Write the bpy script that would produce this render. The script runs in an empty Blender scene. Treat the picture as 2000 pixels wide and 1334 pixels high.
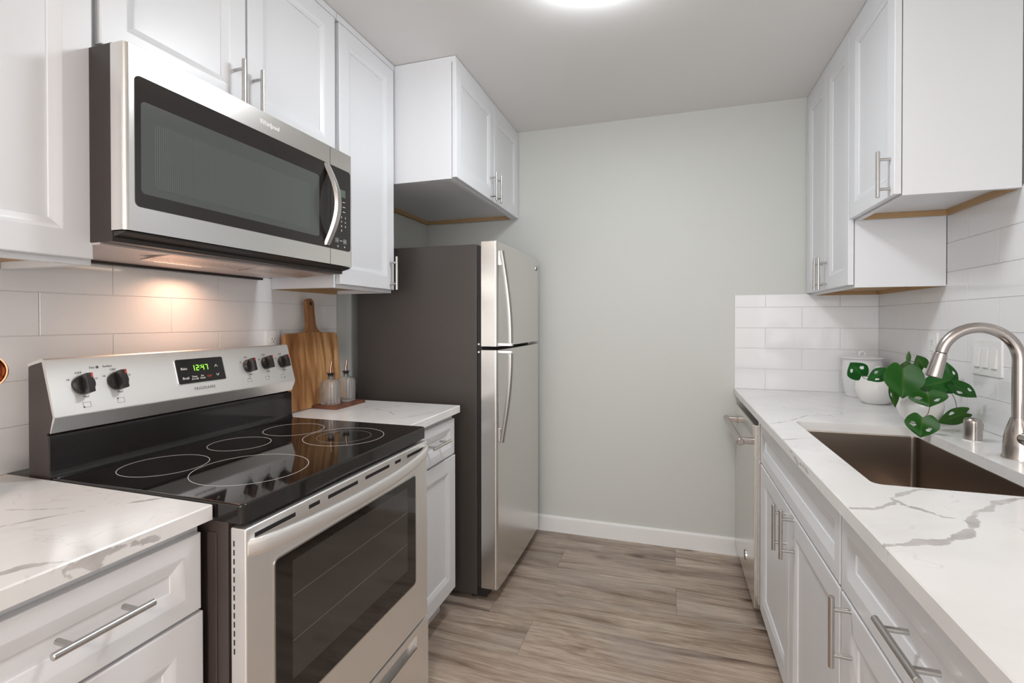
import bpy, bmesh, math, random
import numpy as np
from mathutils import Vector, Matrix, noise

random.seed(7)
SC = bpy.context.scene
COL = SC.collection

# ------------------------------------------------------------------ camera
cam_d = bpy.data.cameras.new('camera')
cam = bpy.data.objects.new('camera', cam_d)
COL.objects.link(cam)
YAW, PITCH, ROLL, CAMH, FPX, V0 = .3110, -.0075, -.0006, 1.2807, 959.4166, 634.7526
cam_d.sensor_fit = 'HORIZONTAL'
cam_d.sensor_width = 36.0
cam_d.lens = FPX / 2000 * 36.0
cam_d.shift_y = -(667 - V0) / 2000
cam_d.clip_start = .02
cam.matrix_world = (Matrix.Translation((0, 0, CAMH)) @ Matrix.Rotation(YAW, 4, 'Z')
                    @ Matrix.Rotation(math.pi / 2 + PITCH, 4, 'X') @ Matrix.Rotation(ROLL, 4, 'Z'))
SC.camera = cam

# ------------------------------------------------------------------ world, added fill lights, exposure
W = bpy.data.worlds.new('world')
SC.world = W
W.use_nodes = True
bg = W.node_tree.nodes['Background']
bg.inputs[0].default_value = (.80, .90, 1.0, 1)
bg.inputs[1].default_value = 1.0

def area_light(name, loc, rot, sx, sy, energy, col):
    l = bpy.data.lights.new(name, 'AREA')
    l.shape = 'RECTANGLE'
    l.size, l.size_y = sx, sy
    l.energy = energy
    l.color = col
    o = bpy.data.objects.new(name, l)
    COL.objects.link(o)
    o.location = loc
    o.rotation_euler = rot
    return o

# added fill light in an invented window behind the camera (light travels towards +Y)
area_light('rear_fill_light', (-.1, -3.02, 1.45), (math.radians(90), 0, 0), 2.0, 1.7, 58, (.985, .965, .95))
# added warm fill light behind the camera, no fixture modelled
dl = area_light('warm_fill_light', (.0, -1.5, 2.30), (0, 0, 0), .5, .5, 34, (1.0, .80, .69))

SC.view_settings.view_transform = 'Standard'
SC.view_settings.look = 'None'
SC.view_settings.gamma = 1.0
SC.view_settings.exposure = 0.15
SC.view_settings.use_curve_mapping = False

# ------------------------------------------------------------------ room numbers (metres)
XL, XR, YB, ZC, YR = -1.525, 1.0085, 2.9286, 2.4517, -3.0
CT, CB = .914, .884          # countertop top and underside

# ------------------------------------------------------------------ materials
def nodes_of(m):
    m.use_nodes = True
    nt = m.node_tree
    return nt, nt.nodes, nt.links, nt.nodes['Principled BSDF']

def pmat(name, col, rough=.5, metal=0, spec=.5, coat=0, **kw):
    m = bpy.data.materials.new(name)
    nt, N, L, p = nodes_of(m)
    p.inputs['Base Color'].default_value = (*col, 1)
    p.inputs['Roughness'].default_value = rough
    p.inputs['Metallic'].default_value = metal
    p.inputs['Specular IOR Level'].default_value = spec
    p.inputs['Coat Weight'].default_value = coat
    p.inputs['Coat Roughness'].default_value = .05
    return m

def add_noise_bump(m, scale=(200, 200, 200), strength=.05, dist=.001, detail=3):
    nt, N, L, p = nodes_of(m)
    tc = N.new('ShaderNodeTexCoord')
    mp = N.new('ShaderNodeMapping'); mp.inputs['Scale'].default_value = scale
    nz = N.new('ShaderNodeTexNoise'); nz.inputs['Scale'].default_value = 1; nz.inputs['Detail'].default_value = detail
    b = N.new('ShaderNodeBump'); b.inputs['Strength'].default_value = strength; b.inputs['Distance'].default_value = dist
    L.new(tc.outputs['Object'], mp.inputs['Vector']); L.new(mp.outputs[0], nz.inputs['Vector'])
    L.new(nz.outputs['Fac'], b.inputs['Height']); L.new(b.outputs[0], p.inputs['Normal'])
    return nz

def steel(name, col=(.84, .825, .80), rough=.30, scale=(300, 3, 300), var=.02, bump=0):
    m = pmat(name, col, rough, 1)
    nt, N, L, p = nodes_of(m)
    tc = N.new('ShaderNodeTexCoord')
    mp = N.new('ShaderNodeMapping'); mp.inputs['Scale'].default_value = scale
    nz = N.new('ShaderNodeTexNoise'); nz.inputs['Scale'].default_value = 1; nz.inputs['Detail'].default_value = 2
    L.new(tc.outputs['Object'], mp.inputs['Vector']); L.new(mp.outputs[0], nz.inputs['Vector'])
    mr = N.new('ShaderNodeMapRange')
    mr.inputs['To Min'].default_value = rough - var / 2; mr.inputs['To Max'].default_value = rough + var / 2
    L.new(nz.outputs['Fac'], mr.inputs['Value']); L.new(mr.outputs[0], p.inputs['Roughness'])
    return m

M = {}
M['white'] = pmat('cabinet_white_paint', (.775, .785, .81), .33)
add_noise_bump(M['white'], (90, 90, 90), .02, .0004, 2)
M['wall'] = pmat('wall_sage_grey_paint', (.60, .612, .585), .55)
add_noise_bump(M['wall'], (160, 160, 160), .12, .0006, 3)
M['ceiling'] = pmat('ceiling_white_paint', (.82, .81, .80), .7)
add_noise_bump(M['ceiling'], (120, 120, 120), .10, .0008, 3)
M['trim'] = pmat('baseboard_white_paint', (.82, .82, .82), .35)
M['tile'] = pmat('glazed_white_tile', (.82, .82, .83), .09)
M['grout'] = pmat('grout_pale_grey', (.70, .695, .69), .8)
M['raw_wood'] = pmat('raw_plywood', (.46, .29, .14), .6)
M['steel'] = steel('brushed_steel_horizontal', (.82, .805, .78), .22, (300, 3, 300), .02)
M['steel_v'] = steel('brushed_steel_vertical', (.74, .725, .70), .22, (300, 300, 3), .04)
M['steel_range'] = steel('range_satin_steel', (.92, .905, .885), .45)
M['steel_fridge'] = steel('fridge_steel', (.70, .685, .66), .27, (300, 3, 300), .0)
M['fridge_handle'] = steel('fridge_handle_steel', (.36, .35, .335), .32, (3, 3, 3), .0)
M['nickel'] = steel('brushed_nickel', (.46, .42, .395), .24, (3, 3, 3), .0)
M['pull'] = steel('brushed_steel_pull', (.55, .535, .52), .26, (3, 3, 3), .0)
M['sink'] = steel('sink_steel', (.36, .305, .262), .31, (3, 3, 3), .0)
M['chrome'] = pmat('chrome', (.86, .86, .87), .08, 1)
M['black_glass'] = pmat('black_ceramic_glass', (.012, .010, .009), .045, 0, .6)
M['black_gloss'] = pmat('black_gloss_enamel', (.014, .013, .013), .09)
M['black'] = pmat('black_plastic', (.018, .016, .016), .38)
M['seam'] = pmat('dark_plank_seam', (.05, .036, .028), .7)
M['dark'] = pmat('shadow_black', (.01, .009, .009), .8)
M['brown_side'] = pmat('dark_brown_enamel', (.055, .040, .036), .33)
M['mw_side'] = pmat('microwave_dark_case', (.026, .018, .016), .35)
M['fridge_side'] = pmat('fridge_dark_textured_paint', (.062, .053, .048), .42)
add_noise_bump(M['fridge_side'], (420, 420, 420), .25, .0006, 2)
M['gasket'] = pmat('dark_gasket', (.02, .018, .018), .6)
M['mw_glass'] = pmat('microwave_dark_glass', (.022, .019, .018), .07)
M['mw_inner'] = pmat('microwave_window_tint', (.085, .093, .090), .15)
M['oven_glass'] = pmat('oven_dark_glass', (.020, .016, .014), .05)
M['oven_inner'] = pmat('oven_window_tint', (.052, .046, .042), .07)
M['ring'] = pmat('burner_ring_print', (.72, .70, .68), .3)
M['ring_dim'] = pmat('burner_ring_print_dim', (.22, .20, .19), .3)
M['silver'] = pmat('bright_silver_lettering', (.92, .92, .94), .25)
M['white_print'] = pmat('white_print', (.85, .85, .85), .5)
M['grey_print'] = pmat('dark_grey_print', (.12, .11, .11), .5)
M['red_print'] = pmat('red_print', (.55, .06, .04), .5)
M['pot'] = pmat('white_glazed_ceramic', (.80, .79, .77), .12)
M['jar'] = pmat('pale_grey_white_ceramic', (.74, .74, .745), .14)
M['plastic'] = pmat('white_switch_plastic', (.83, .83, .82), .25)
M['slot'] = pmat('outlet_slot_dark', (.03, .03, .03), .6)
M['lcd'] = pmat('lcd_grey_green', (.10, .13, .11), .3)
M['filter'] = pmat('hood_filter_metal', (.55, .46, .42), .35, .9)
M['hood_under'] = pmat('hood_underside_grey', (.62, .54, .51), .38, .5)
M['copper'] = pmat('copper', (.30, .125, .065), .2, 1)
M['spout'] = pmat('spout_copper_steel', (.42, .27, .22), .22, 1)
M['soil'] = pmat('potting_soil', (.03, .022, .015), .9)
M['stem'] = pmat('plant_stem', (.10, .085, .05), .5)

def emat(name, col, s):
    m = bpy.data.materials.new(name)
    nt, N, L, p = nodes_of(m)
    p.inputs['Base Color'].default_value = (*col, 1)
    p.inputs['Emission Color'].default_value = (*col, 1)
    p.inputs['Emission Strength'].default_value = s
    return m
M['digit'] = emat('green_clock_digit', (.30, 1.0, .06), 1.6)
M['lamp'] = emat('lamp_diffuser_glow', (.925, .965, 1.0), 43)
M['hood_lamp'] = emat('hood_lamp_glow', (1.0, .74, .52), 7)

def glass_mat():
    m = bpy.data.materials.new('whitened_ribbed_glass')
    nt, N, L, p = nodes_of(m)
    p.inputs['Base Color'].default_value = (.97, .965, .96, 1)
    p.inputs['Transmission Weight'].default_value = .92  # remaining white diffuse share imitates bright refractions in the glass
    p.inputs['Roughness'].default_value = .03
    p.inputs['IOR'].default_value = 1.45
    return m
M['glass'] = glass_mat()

def perforated(name, base, holecol, sx, sy, ax):
    m = pmat(name, base, .35, .85)
    nt, N, L, p = nodes_of(m)
    tc = N.new('ShaderNodeTexCoord'); mp = N.new('ShaderNodeMapping'); mp.inputs['Scale'].default_value = (sx, sy, sx)
    v = N.new('ShaderNodeTexVoronoi'); v.inputs['Scale'].default_value = 1; v.inputs['Randomness'].default_value = .15
    r = N.new('ShaderNodeValToRGB')
    r.color_ramp.elements[0].position = .28; r.color_ramp.elements[0].color = (*holecol, 1)
    r.color_ramp.elements[1].position = .40; r.color_ramp.elements[1].color = (*base, 1)
    L.new(tc.outputs['Object'], mp.inputs[0]); L.new(mp.outputs[0], v.inputs['Vector'])
    L.new(v.outputs['Distance'], r.inputs[0]); L.new(r.outputs[0], p.inputs['Base Color'])
    return m
M['filter'] = perforated('hood_filter_mesh', (.80, .68, .61), (.22, .165, .135), 110, 110, 0)

def floor_mat():
    m = pmat('grey_brown_vinyl_plank', (.3, .24, .19), .36)
    nt, N, L, p = nodes_of(m)
    tc = N.new('ShaderNodeTexCoord')
    at = N.new('ShaderNodeAttribute'); at.attribute_name = 'plank'
    cb = N.new('ShaderNodeCombineXYZ')
    for k, f in ((0, 23.0), (1, 11.0)):
        mm = N.new('ShaderNodeMath'); mm.operation = 'MULTIPLY'; mm.inputs[1].default_value = f
        L.new(at.outputs['Fac'], mm.inputs[0]); L.new(mm.outputs[0], cb.inputs[k])
    add = N.new('ShaderNodeVectorMath'); add.operation = 'ADD'
    L.new(tc.outputs['Object'], add.inputs[0]); L.new(cb.outputs[0], add.inputs[1])
    def grain(scale, detail, dist, rough=.62):
        mm = N.new('ShaderNodeMapping'); mm.inputs['Scale'].default_value = scale
        n = N.new('ShaderNodeTexNoise'); n.inputs['Scale'].default_value = 1
        n.inputs['Detail'].default_value = detail; n.inputs['Distortion'].default_value = dist; n.inputs['Roughness'].default_value = rough
        L.new(add.outputs[0], mm.inputs[0]); L.new(mm.outputs[0], n.inputs['Vector'])
        return n
    g1 = grain((1.5, 13, 1), 8, .7, .66)      # broad figure
    g2 = grain((14, 230, 1), 4, .2, .6)       # pores
    g3 = grain((2.2, 4.0, 1), 3, .4)          # tonal drift
    g4 = grain((2.2, 60, 1), 6, 1.2, .6)      # fine streaks
    r1 = N.new('ShaderNodeValToRGB')
    E = r1.color_ramp.elements
    E[0].position = .28; E[0].color = (.085, .052, .036, 1)
    E[1].position = .70; E[1].color = (.60, .51, .425, 1)
    for t_, c in ((.37, (.215, .150, .108)), (.45, (.370, .285, .220)), (.54, (.470, .380, .305))):
        e = E.new(t_); e.color = (*c, 1)
    L.new(g1.outputs['Fac'], r1.inputs[0])
    def ramp(n, p0, c0, p1, c1):
        r = N.new('ShaderNodeValToRGB')
        r.color_ramp.elements[0].position = p0; r.color_ramp.elements[0].color = (*c0, 1)
        r.color_ramp.elements[1].position = p1; r.color_ramp.elements[1].color = (*c1, 1)
        L.new(n.outputs['Fac'], r.inputs[0]); return r
    r2 = ramp(g2, .30, (.62, .60, .58), .60, (1.08, 1.08, 1.08))
    r4 = ramp(g4, .34, (.60, .56, .52), .56, (1.05, 1.05, 1.05))
    def mul(a, b, f):
        x = N.new('ShaderNodeMixRGB'); x.blend_type = 'MULTIPLY'; x.inputs[0].default_value = f
        L.new(a, x.inputs[1]); L.new(b, x.inputs[2]); return x.outputs[0]
    c = mul(mul(r1.outputs[0], r2.outputs[0], .75), r4.outputs[0], .75)
    mg = N.new('ShaderNodeMixRGB')
    rg = N.new('ShaderNodeMapRange'); rg.inputs['From Min'].default_value = .44; rg.inputs['From Max'].default_value = .68; rg.inputs['To Max'].default_value = .5
    L.new(g3.outputs['Fac'], rg.inputs['Value']); L.new(rg.outputs[0], mg.inputs[0])
    L.new(c, mg.inputs[1]); mg.inputs[2].default_value = (.36, .318, .283, 1)
    # per-plank tone
    pr = N.new('ShaderNodeMath'); pr.operation = 'MULTIPLY'; pr.inputs[1].default_value = 7.31; L.new(at.outputs['Fac'], pr.inputs[0])
    fr = N.new('ShaderNodeMath'); fr.operation = 'FRACT'; L.new(pr.outputs[0], fr.inputs[0])
    rt = N.new('ShaderNodeMapRange'); rt.inputs['To Min'].default_value = .84; rt.inputs['To Max'].default_value = 1.16
    L.new(fr.outputs[0], rt.inputs['Value'])
    mt = N.new('ShaderNodeVectorMath'); mt.operation = 'SCALE'
    L.new(mg.outputs[0], mt.inputs[0]); L.new(rt.outputs[0], mt.inputs['Scale'])
    # knots
    km = N.new('ShaderNodeMapping'); km.inputs['Scale'].default_value = (2.1, 4.6, 1)
    kv = N.new('ShaderNodeTexVoronoi'); kv.inputs['Scale'].default_value = 1
    L.new(add.outputs[0], km.inputs[0])
    kn = N.new('ShaderNodeTexNoise'); kn.inputs['Scale'].default_value = 14; kn.inputs['Detail'].default_value = 4
    L.new(add.outputs[0], kn.inputs['Vector'])
    ka = N.new('ShaderNodeMixRGB'); ka.blend_type = 'LINEAR_LIGHT'; ka.inputs[0].default_value = .09
    L.new(km.outputs[0], ka.inputs[1]); L.new(kn.outputs['Color'], ka.inputs[2]); L.new(ka.outputs[0], kv.inputs['Vector'])
    kr = N.new('ShaderNodeValToRGB')
    kr.color_ramp.elements[0].position = .03; kr.color_ramp.elements[0].color = (.16, .12, .10, 1)
    kr.color_ramp.elements[1].position = .15; kr.color_ramp.elements[1].color = (1, 1, 1, 1)
    e = kr.color_ramp.elements.new(.07); e.color = (.55, .48, .43, 1)
    L.new(kv.outputs['Distance'], kr.inputs[0])
    L.new(mul(mt.outputs[0], kr.outputs[0], .9), p.inputs['Base Color'])
    b = N.new('ShaderNodeBump'); b.inputs['Strength'].default_value = .10; b.inputs['Distance'].default_value = .0015
    L.new(g2.outputs['Fac'], b.inputs['Height']); L.new(b.outputs[0], p.inputs['Normal'])
    return m
M['floor'] = floor_mat()

def quartz_mat():
    m = pmat('white_veined_quartz', (.8, .8, .8), .16, 0, .32)
    nt, N, L, p = nodes_of(m)
    at = N.new('ShaderNodeAttribute'); at.attribute_name = 'vein'
    tc = N.new('ShaderNodeTexCoord')
    n1 = N.new('ShaderNodeTexNoise'); n1.inputs['Scale'].default_value = 55; n1.inputs['Detail'].default_value = 5
    L.new(tc.outputs['Object'], n1.inputs['Vector'])
    mr = N.new('ShaderNodeMapRange'); mr.inputs['To Min'].default_value = -.007; mr.inputs['To Max'].default_value = .007
    L.new(n1.outputs['Fac'], mr.inputs['Value'])
    ad = N.new('ShaderNodeMath'); ad.operation = 'ADD'
    L.new(at.outputs['Fac'], ad.inputs[0]); L.new(mr.outputs[0], ad.inputs[1])
    st = N.new('ShaderNodeMapRange'); st.interpolation_type = 'SMOOTHSTEP'
    st.inputs['From Min'].default_value = -.0012; st.inputs['From Max'].default_value = .0016
    st.inputs['To Min'].default_value = 1; st.inputs['To Max'].default_value = 0
    L.new(ad.outputs[0], st.inputs['Value'])
    # soft broad clouds
    n2 = N.new('ShaderNodeTexNoise'); n2.inputs['Scale'].default_value = 3.2; n2.inputs['Detail'].default_value = 6; n2.inputs['Distortion'].default_value = 1.2
    L.new(tc.outputs['Object'], n2.inputs['Vector'])
    rc = N.new('ShaderNodeValToRGB')
    rc.color_ramp.elements[0].position = .30; rc.color_ramp.elements[0].color = (.78, .775, .77, 1)
    rc.color_ramp.elements[1].position = .55; rc.color_ramp.elements[1].color = (.85, .845, .835, 1)
    L.new(n2.outputs['Fac'], rc.inputs[0])
    # hairline veins
    n3 = N.new('ShaderNodeTexNoise'); n3.inputs['Scale'].default_value = 2.3; n3.inputs['Detail'].default_value = 4; n3.inputs['Distortion'].default_value = 1.6
    L.new(tc.outputs['Object'], n3.inputs['Vector'])
    sb = N.new('ShaderNodeMath'); sb.operation = 'SUBTRACT'; sb.inputs[1].default_value = .43
    L.new(n3.outputs['Fac'], sb.inputs[0])
    ab = N.new('ShaderNodeMath'); ab.operation = 'ABSOLUTE'; L.new(sb.outputs[0], ab.inputs[0])
    hl = N.new('ShaderNodeMapRange'); hl.inputs['From Max'].default_value = .004; hl.inputs['To Min'].default_value = .35; hl.inputs['To Max'].default_value = 0
    L.new(ab.outputs[0], hl.inputs['Value'])
    mh = N.new('ShaderNodeMixRGB'); mh.inputs[2].default_value = (.60, .58, .57, 1)
    L.new(hl.outputs[0], mh.inputs[0]); L.new(rc.outputs[0], mh.inputs[1])
    # vein colour, mottled
    n4 = N.new('ShaderNodeTexNoise'); n4.inputs['Scale'].default_value = 22; n4.inputs['Detail'].default_value = 4
    L.new(tc.outputs['Object'], n4.inputs['Vector'])
    rv = N.new('ShaderNodeValToRGB')
    rv.color_ramp.elements[0].position = .35; rv.color_ramp.elements[0].color = (.47, .445, .44, 1)
    rv.color_ramp.elements[1].position = .70; rv.color_ramp.elements[1].color = (.64, .615, .60, 1)
    L.new(n4.outputs['Fac'], rv.inputs[0])
    mv = N.new('ShaderNodeMixRGB')
    L.new(st.outputs[0], mv.inputs[0]); L.new(mh.outputs[0], mv.inputs[1]); L.new(rv.outputs[0], mv.inputs[2])
    L.new(mv.outputs[0], p.inputs['Base Color'])
    return m
M['quartz'] = quartz_mat()

def wood_mat(name, cols, bands, seed):
    """long-grain wood; grain runs along object Z, boards glued side by side along object Y"""
    m = pmat(name, cols[1], .42)
    nt, N, L, p = nodes_of(m)
    tc = N.new('ShaderNodeTexCoord')
    mp = N.new('ShaderNodeMapping'); mp.inputs['Scale'].default_value = (6, 26, 3.0); mp.inputs['Location'].default_value = (seed, seed * .7, seed * 1.3)
    n = N.new('ShaderNodeTexNoise'); n.inputs['Scale'].default_value = 1; n.inputs['Detail'].default_value = 5; n.inputs['Distortion'].default_value = 1.0
    L.new(tc.outputs['Object'], mp.inputs[0]); L.new(mp.outputs[0], n.inputs['Vector'])
    r = N.new('ShaderNodeValToRGB')
    E = r.color_ramp.elements
    E[0].position = .32; E[0].color = (*cols[0], 1)
    E[1].position = .68; E[1].color = (*cols[2], 1)
    e = E.new(.48); e.color = (*cols[1], 1)
    L.new(n.outputs['Fac'], r.inputs[0])
    last = r.outputs[0]
    if bands:
        sp = N.new('ShaderNodeSeparateXYZ'); L.new(tc.outputs['Object'], sp.inputs[0])
        w = N.new('ShaderNodeTexNoise'); w.inputs['Scale'].default_value = 9
        L.new(tc.outputs['Object'], w.inputs['Vector'])
        ws = N.new('ShaderNodeMath'); ws.operation = 'MULTIPLY_ADD'; ws.inputs[1].default_value = .05
        L.new(w.outputs['Fac'], ws.inputs[0]); L.new(sp.outputs['Y'], ws.inputs[2])
        rb = N.new('ShaderNodeValToRGB')
        EE = rb.color_ramp.elements
        mr = N.new('ShaderNodeMapRange'); mr.inputs['From Min'].default_value = bands[0]; mr.inputs['From Max'].default_value = bands[1]
        L.new(ws.outputs[0], mr.inputs['Value'])
        EE[0].position = 0; EE[0].color = (*bands[2][0][1], 1)
        EE[1].position = 1; EE[1].color = (*bands[2][-1][1], 1)
        for t, c in bands[2][1:-1]:
            k = EE.new(t); k.color = (*c, 1)
        L.new(mr.outputs[0], rb.inputs[0])
        mx = N.new('ShaderNodeMixRGB'); mx.blend_type = 'MULTIPLY'; mx.inputs[0].default_value = 1
        L.new(last, mx.inputs[1]); L.new(rb.outputs[0], mx.inputs[2])
        last = mx.outputs[0]
    L.new(last, p.inputs['Base Color'])
    return m
M['board'] = wood_mat('acacia_board', [(.25, .115, .040), (.45, .245, .105), (.62, .39, .205)],
                      (-.165, .19, [(0, (.80, .66, .52)), (.16, (.62, .48, .36)), (.24, (1.05, 1.0, .92)), (.40, (.68, .55, .44)), (.46, (1.0, .97, .92)),
                                    (.68, (1.0, .96, .90)), (.74, (.62, .50, .40)), (.80, (1.12, 1.12, 1.12)), (1, (1.06, 1.04, 1.02))]), 3.1)
M['board_dark'] = wood_mat('acacia_handle', [(.20, .085, .035), (.27, .125, .055), (.34, .17, .08)], None, 5.2)
M['tray'] = wood_mat('tray_walnut', [(.10, .032, .016), (.15, .052, .028), (.20, .075, .042)], None, 1.7)

def leaf_mat():
    m = pmat('leaf_green', (.03, .16, .03), .34, 0, .30)
    nt, N, L, p = nodes_of(m)
    at = N.new('ShaderNodeAttribute'); at.attribute_name = 'side'
    r = N.new('ShaderNodeValToRGB')
    r.color_ramp.elements[0].position = 0; r.color_ramp.elements[0].color = (.040, .125, .016, 1)
    r.color_ramp.elements[1].position = .10; r.color_ramp.elements[1].color = (.009, .092, .010, 1)
    L.new(at.outputs['Fac'], r.inputs[0])
    oi = N.new('ShaderNodeObjectInfo')
    hs = N.new('ShaderNodeHueSaturation')
    mr = N.new('ShaderNodeMapRange'); mr.inputs['To Min'].default_value = .465; mr.inputs['To Max'].default_value = .51
    L.new(oi.outputs['Random'], mr.inputs['Value']); L.new(mr.outputs[0], hs.inputs['Hue'])
    L.new(r.outputs[0], hs.inputs['Color'])
    L.new(hs.outputs[0], p.inputs['Base Color'])
    p.inputs['Transmission Weight'].default_value = 0
    return m
M['leaf'] = leaf_mat()

# ------------------------------------------------------------------ mesh helpers
def newbm():
    return bmesh.new()

def merge(dst, src):
    me = bpy.data.meshes.new('tmp')
    src.to_mesh(me); dst.from_mesh(me); bpy.data.meshes.remove(me); src.free()

def box(bm, x0, x1, y0, y1, z0, z1, bev=0.0, seg=2):
    b = bmesh.new()
    r = bmesh.ops.create_cube(b, size=1)
    for v in b.verts:
        v.co = Vector((x0 + (v.co.x + .5) * (x1 - x0), y0 + (v.co.y + .5) * (y1 - y0), z0 + (v.co.z + .5) * (z1 - z0)))
    if bev > 0:
        bmesh.ops.bevel(b, geom=list(b.edges), offset=bev, segments=seg, profile=.5, affect='EDGES')
    merge(bm, b)

def root_loc(o):
    while o.parent: o = o.parent
    return o.location.copy()

def obj(name, bm, mat, parent=None, angle=.6, label=None, normals=True):
    if normals:
        bmesh.ops.recalc_face_normals(bm, faces=list(bm.faces))
    for f in bm.faces: f.smooth = True
    for e in bm.edges:
        if len(e.link_faces) == 2:
            if e.calc_face_angle(0) > angle: e.smooth = False
    me = bpy.data.meshes.new(name)
    if parent is not None:
        off = root_loc(parent)
        for v in bm.verts: v.co -= off
    bm.to_mesh(me); bm.free()
    o = bpy.data.objects.new(name, me)
    COL.objects.link(o)
    if mat is not None:
        me.materials.append(M[mat] if isinstance(mat, str) else mat)
    if parent is not None: o.parent = parent
    if label: o['label'] = label
    if normals:
        wn = o.modifiers.new('weighted', 'WEIGHTED_NORMAL'); wn.keep_sharp = True; wn.weight = 80
    return o

def thing(name, label, cat, loc, group=None):
    o = bpy.data.objects.new(name, None)
    COL.objects.link(o)
    o.empty_display_size = .05
    o.location = loc
    o['label'] = label; o['category'] = cat
    if group: o['group'] = group
    return o

def tag(o, label, cat, group=None):
    o['label'] = label; o['category'] = cat
    if group: o['group'] = group
    return o

def struct(name, bm, mat, parent=None):
    o = obj(name, bm, mat, parent)
    o['kind'] = 'structure'
    return o

class Frame:
    """local (u, v, n) -> world"""
    def __init__(s, o, U, V, Nn):
        s.o, s.U, s.V, s.N = Vector(o), Vector(U).normalized(), Vector(V).normalized(), Vector(Nn).normalized()
    def __call__(s, u, v, n=0):
        return s.o + s.U * u + s.V * v + s.N * n
    def at(s, u, v, n=0):
        return Frame(s(u, v, n), s.U, s.V, s.N)

FL = lambda x, y, z: Frame((x, y, z), (0, 1, 0), (0, 0, 1), (1, 0, 0))       # faces +X, seen from the aisle: left to right is +Y
FR = lambda x, y, z: Frame((x, y, z), (0, -1, 0), (0, 0, 1), (-1, 0, 0))     # faces -X, left to right is -Y

def fbox(bm, F, u0, u1, v0, v1, n0, n1, bev=0, seg=2):
    b = bmesh.new()
    bmesh.ops.create_cube(b, size=1)
    for v in b.verts:
        v.co = Vector((u0 + (v.co.x + .5) * (u1 - u0), v0 + (v.co.y + .5) * (v1 - v0), n0 + (v.co.z + .5) * (n1 - n0)))
    if bev > 0:
        bmesh.ops.bevel(b, geom=list(b.edges), offset=bev, segments=seg, profile=.5, affect='EDGES')
    for v in b.verts: v.co = F(*v.co)
    merge(bm, b)

def rings(bm, loops, cap0=True, cap1=True, closed=True):
    vs = [[bm.verts.new(p) for p in lp] for lp in loops]
    n = len(vs[0])
    for a, b in zip(vs, vs[1:]):
        for i in range(n if closed else n - 1):
            j = (i + 1) % n
            bm.faces.new((a[i], a[j], b[j], b[i]))
    if cap0: bm.faces.new(list(reversed(vs[0])))
    if cap1: bm.faces.new(vs[-1])
    return vs

def rrect(w, h, r, seg=5):
    pts = []
    for cx, cy, a0 in ((w - r, r, -90), (w - r, h - r, 0), (r, h - r, 90), (r, r, 180)):
        for k in range(seg + 1):
            a = math.radians(a0 + 90 * k / seg)
            pts.append((cx + r * math.cos(a), cy + r * math.sin(a)))
    return pts

def plate(bm, F, u0, u1, v0, v1, n0, n1, r=.008, seg=5, edge=.001):
    """rounded rectangle slab with a small front chamfer"""
    w, h = u1 - u0, v1 - v0
    P = lambda ins, n: [F(u0 + ins + x, v0 + ins + y, n) for x, y in rrect(w - 2 * ins, h - 2 * ins, max(r - ins, .0005), seg)]
    rings(bm, [P(0, n0), P(0, n1 - edge), P(edge * .3, n1 - edge * .3), P(edge, n1)])

def rect_rings(bm, F, w, h, prof):
    loops = []
    for ins, n in prof:
        loops.append([F(ins, ins, n), F(w - ins, ins, n), F(w - ins, h - ins, n), F(ins, h - ins, n)])
    rings(bm, loops)

def cyl(bm, p0, p1, r0, r1=None, seg=20, bev=0):
    r1 = r0 if r1 is None else r1
    p0, p1 = Vector(p0), Vector(p1)
    d = (p1 - p0); L = d.length; d.normalize()
    a = d.orthogonal().normalized(); b = d.cross(a)
    def ring(t, r): return [p0 + d * t + a * r * math.cos(2 * math.pi * k / seg) + b * r * math.sin(2 * math.pi * k / seg) for k in range(seg)]
    if bev: lp = [ring(0, r0 - bev), ring(bev, r0), ring(L - bev, r1), ring(L, r1 - bev)]
    else: lp = [ring(0, r0), ring(L, r1)]
    rings(bm, lp)

def tube(bm, path, rad, seg=14, cap=True):
    """round tube along a path; rad may be a list"""
    path = [Vector(p) for p in path]
    n = len(path)
    rad = rad if isinstance(rad, (list, tuple)) else [rad] * n
    tang = []
    for i in range(n):
        a = path[max(i - 1, 0)]; b = path[min(i + 1, n - 1)]
        tang.append((b - a).normalized())
    nrm = tang[0].orthogonal().normalized()
    loops = []
    for i in range(n):
        nrm = (nrm - tang[i] * nrm.dot(tang[i])).normalized()
        bi = tang[i].cross(nrm)
        loops.append([path[i] + (nrm * math.cos(2 * math.pi * k / seg) + bi * math.sin(2 * math.pi * k / seg)) * rad[i] for k in range(seg)])
    rings(bm, loops, cap, cap)

def lathe(bm, c, prof, seg=40, axis='Z', cap0=True, cap1=True):
    c = Vector(c)
    loops = []
    for r, z in prof:
        loops.append([c + Vector((r * math.cos(2 * math.pi * k / seg), r * math.sin(2 * math.pi * k / seg), z)) for k in range(seg)])
    rings(bm, loops, cap0, cap1)

def annulus(bm, F, cu, cv, r0, r1, n0, n1, seg=72):
    def C(r, n): return [F(cu + r * math.cos(2 * math.pi * k / seg), cv + r * math.sin(2 * math.pi * k / seg), n) for k in range(seg)]
    vs = [[bm.verts.new(p) for p in lp] for lp in (C(r0, n0), C(r0, n1), C(r1, n1), C(r1, n0))]
    for i in range(seg):
        j = (i + 1) % seg
        for k in range(4):
            a, b = vs[k], vs[(k + 1) % 4]
            bm.faces.new((a[i], a[j], b[j], b[i]))

def disc(bm, F, cu, cv, r, n0, n1, seg=28, sv=1.0):
    def C(rr, n): return [F(cu + rr * math.cos(2 * math.pi * k / seg), cv + sv * rr * math.sin(2 * math.pi * k / seg), n) for k in range(seg)]
    rings(bm, [C(r, n0), C(r, n1)])

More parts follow.
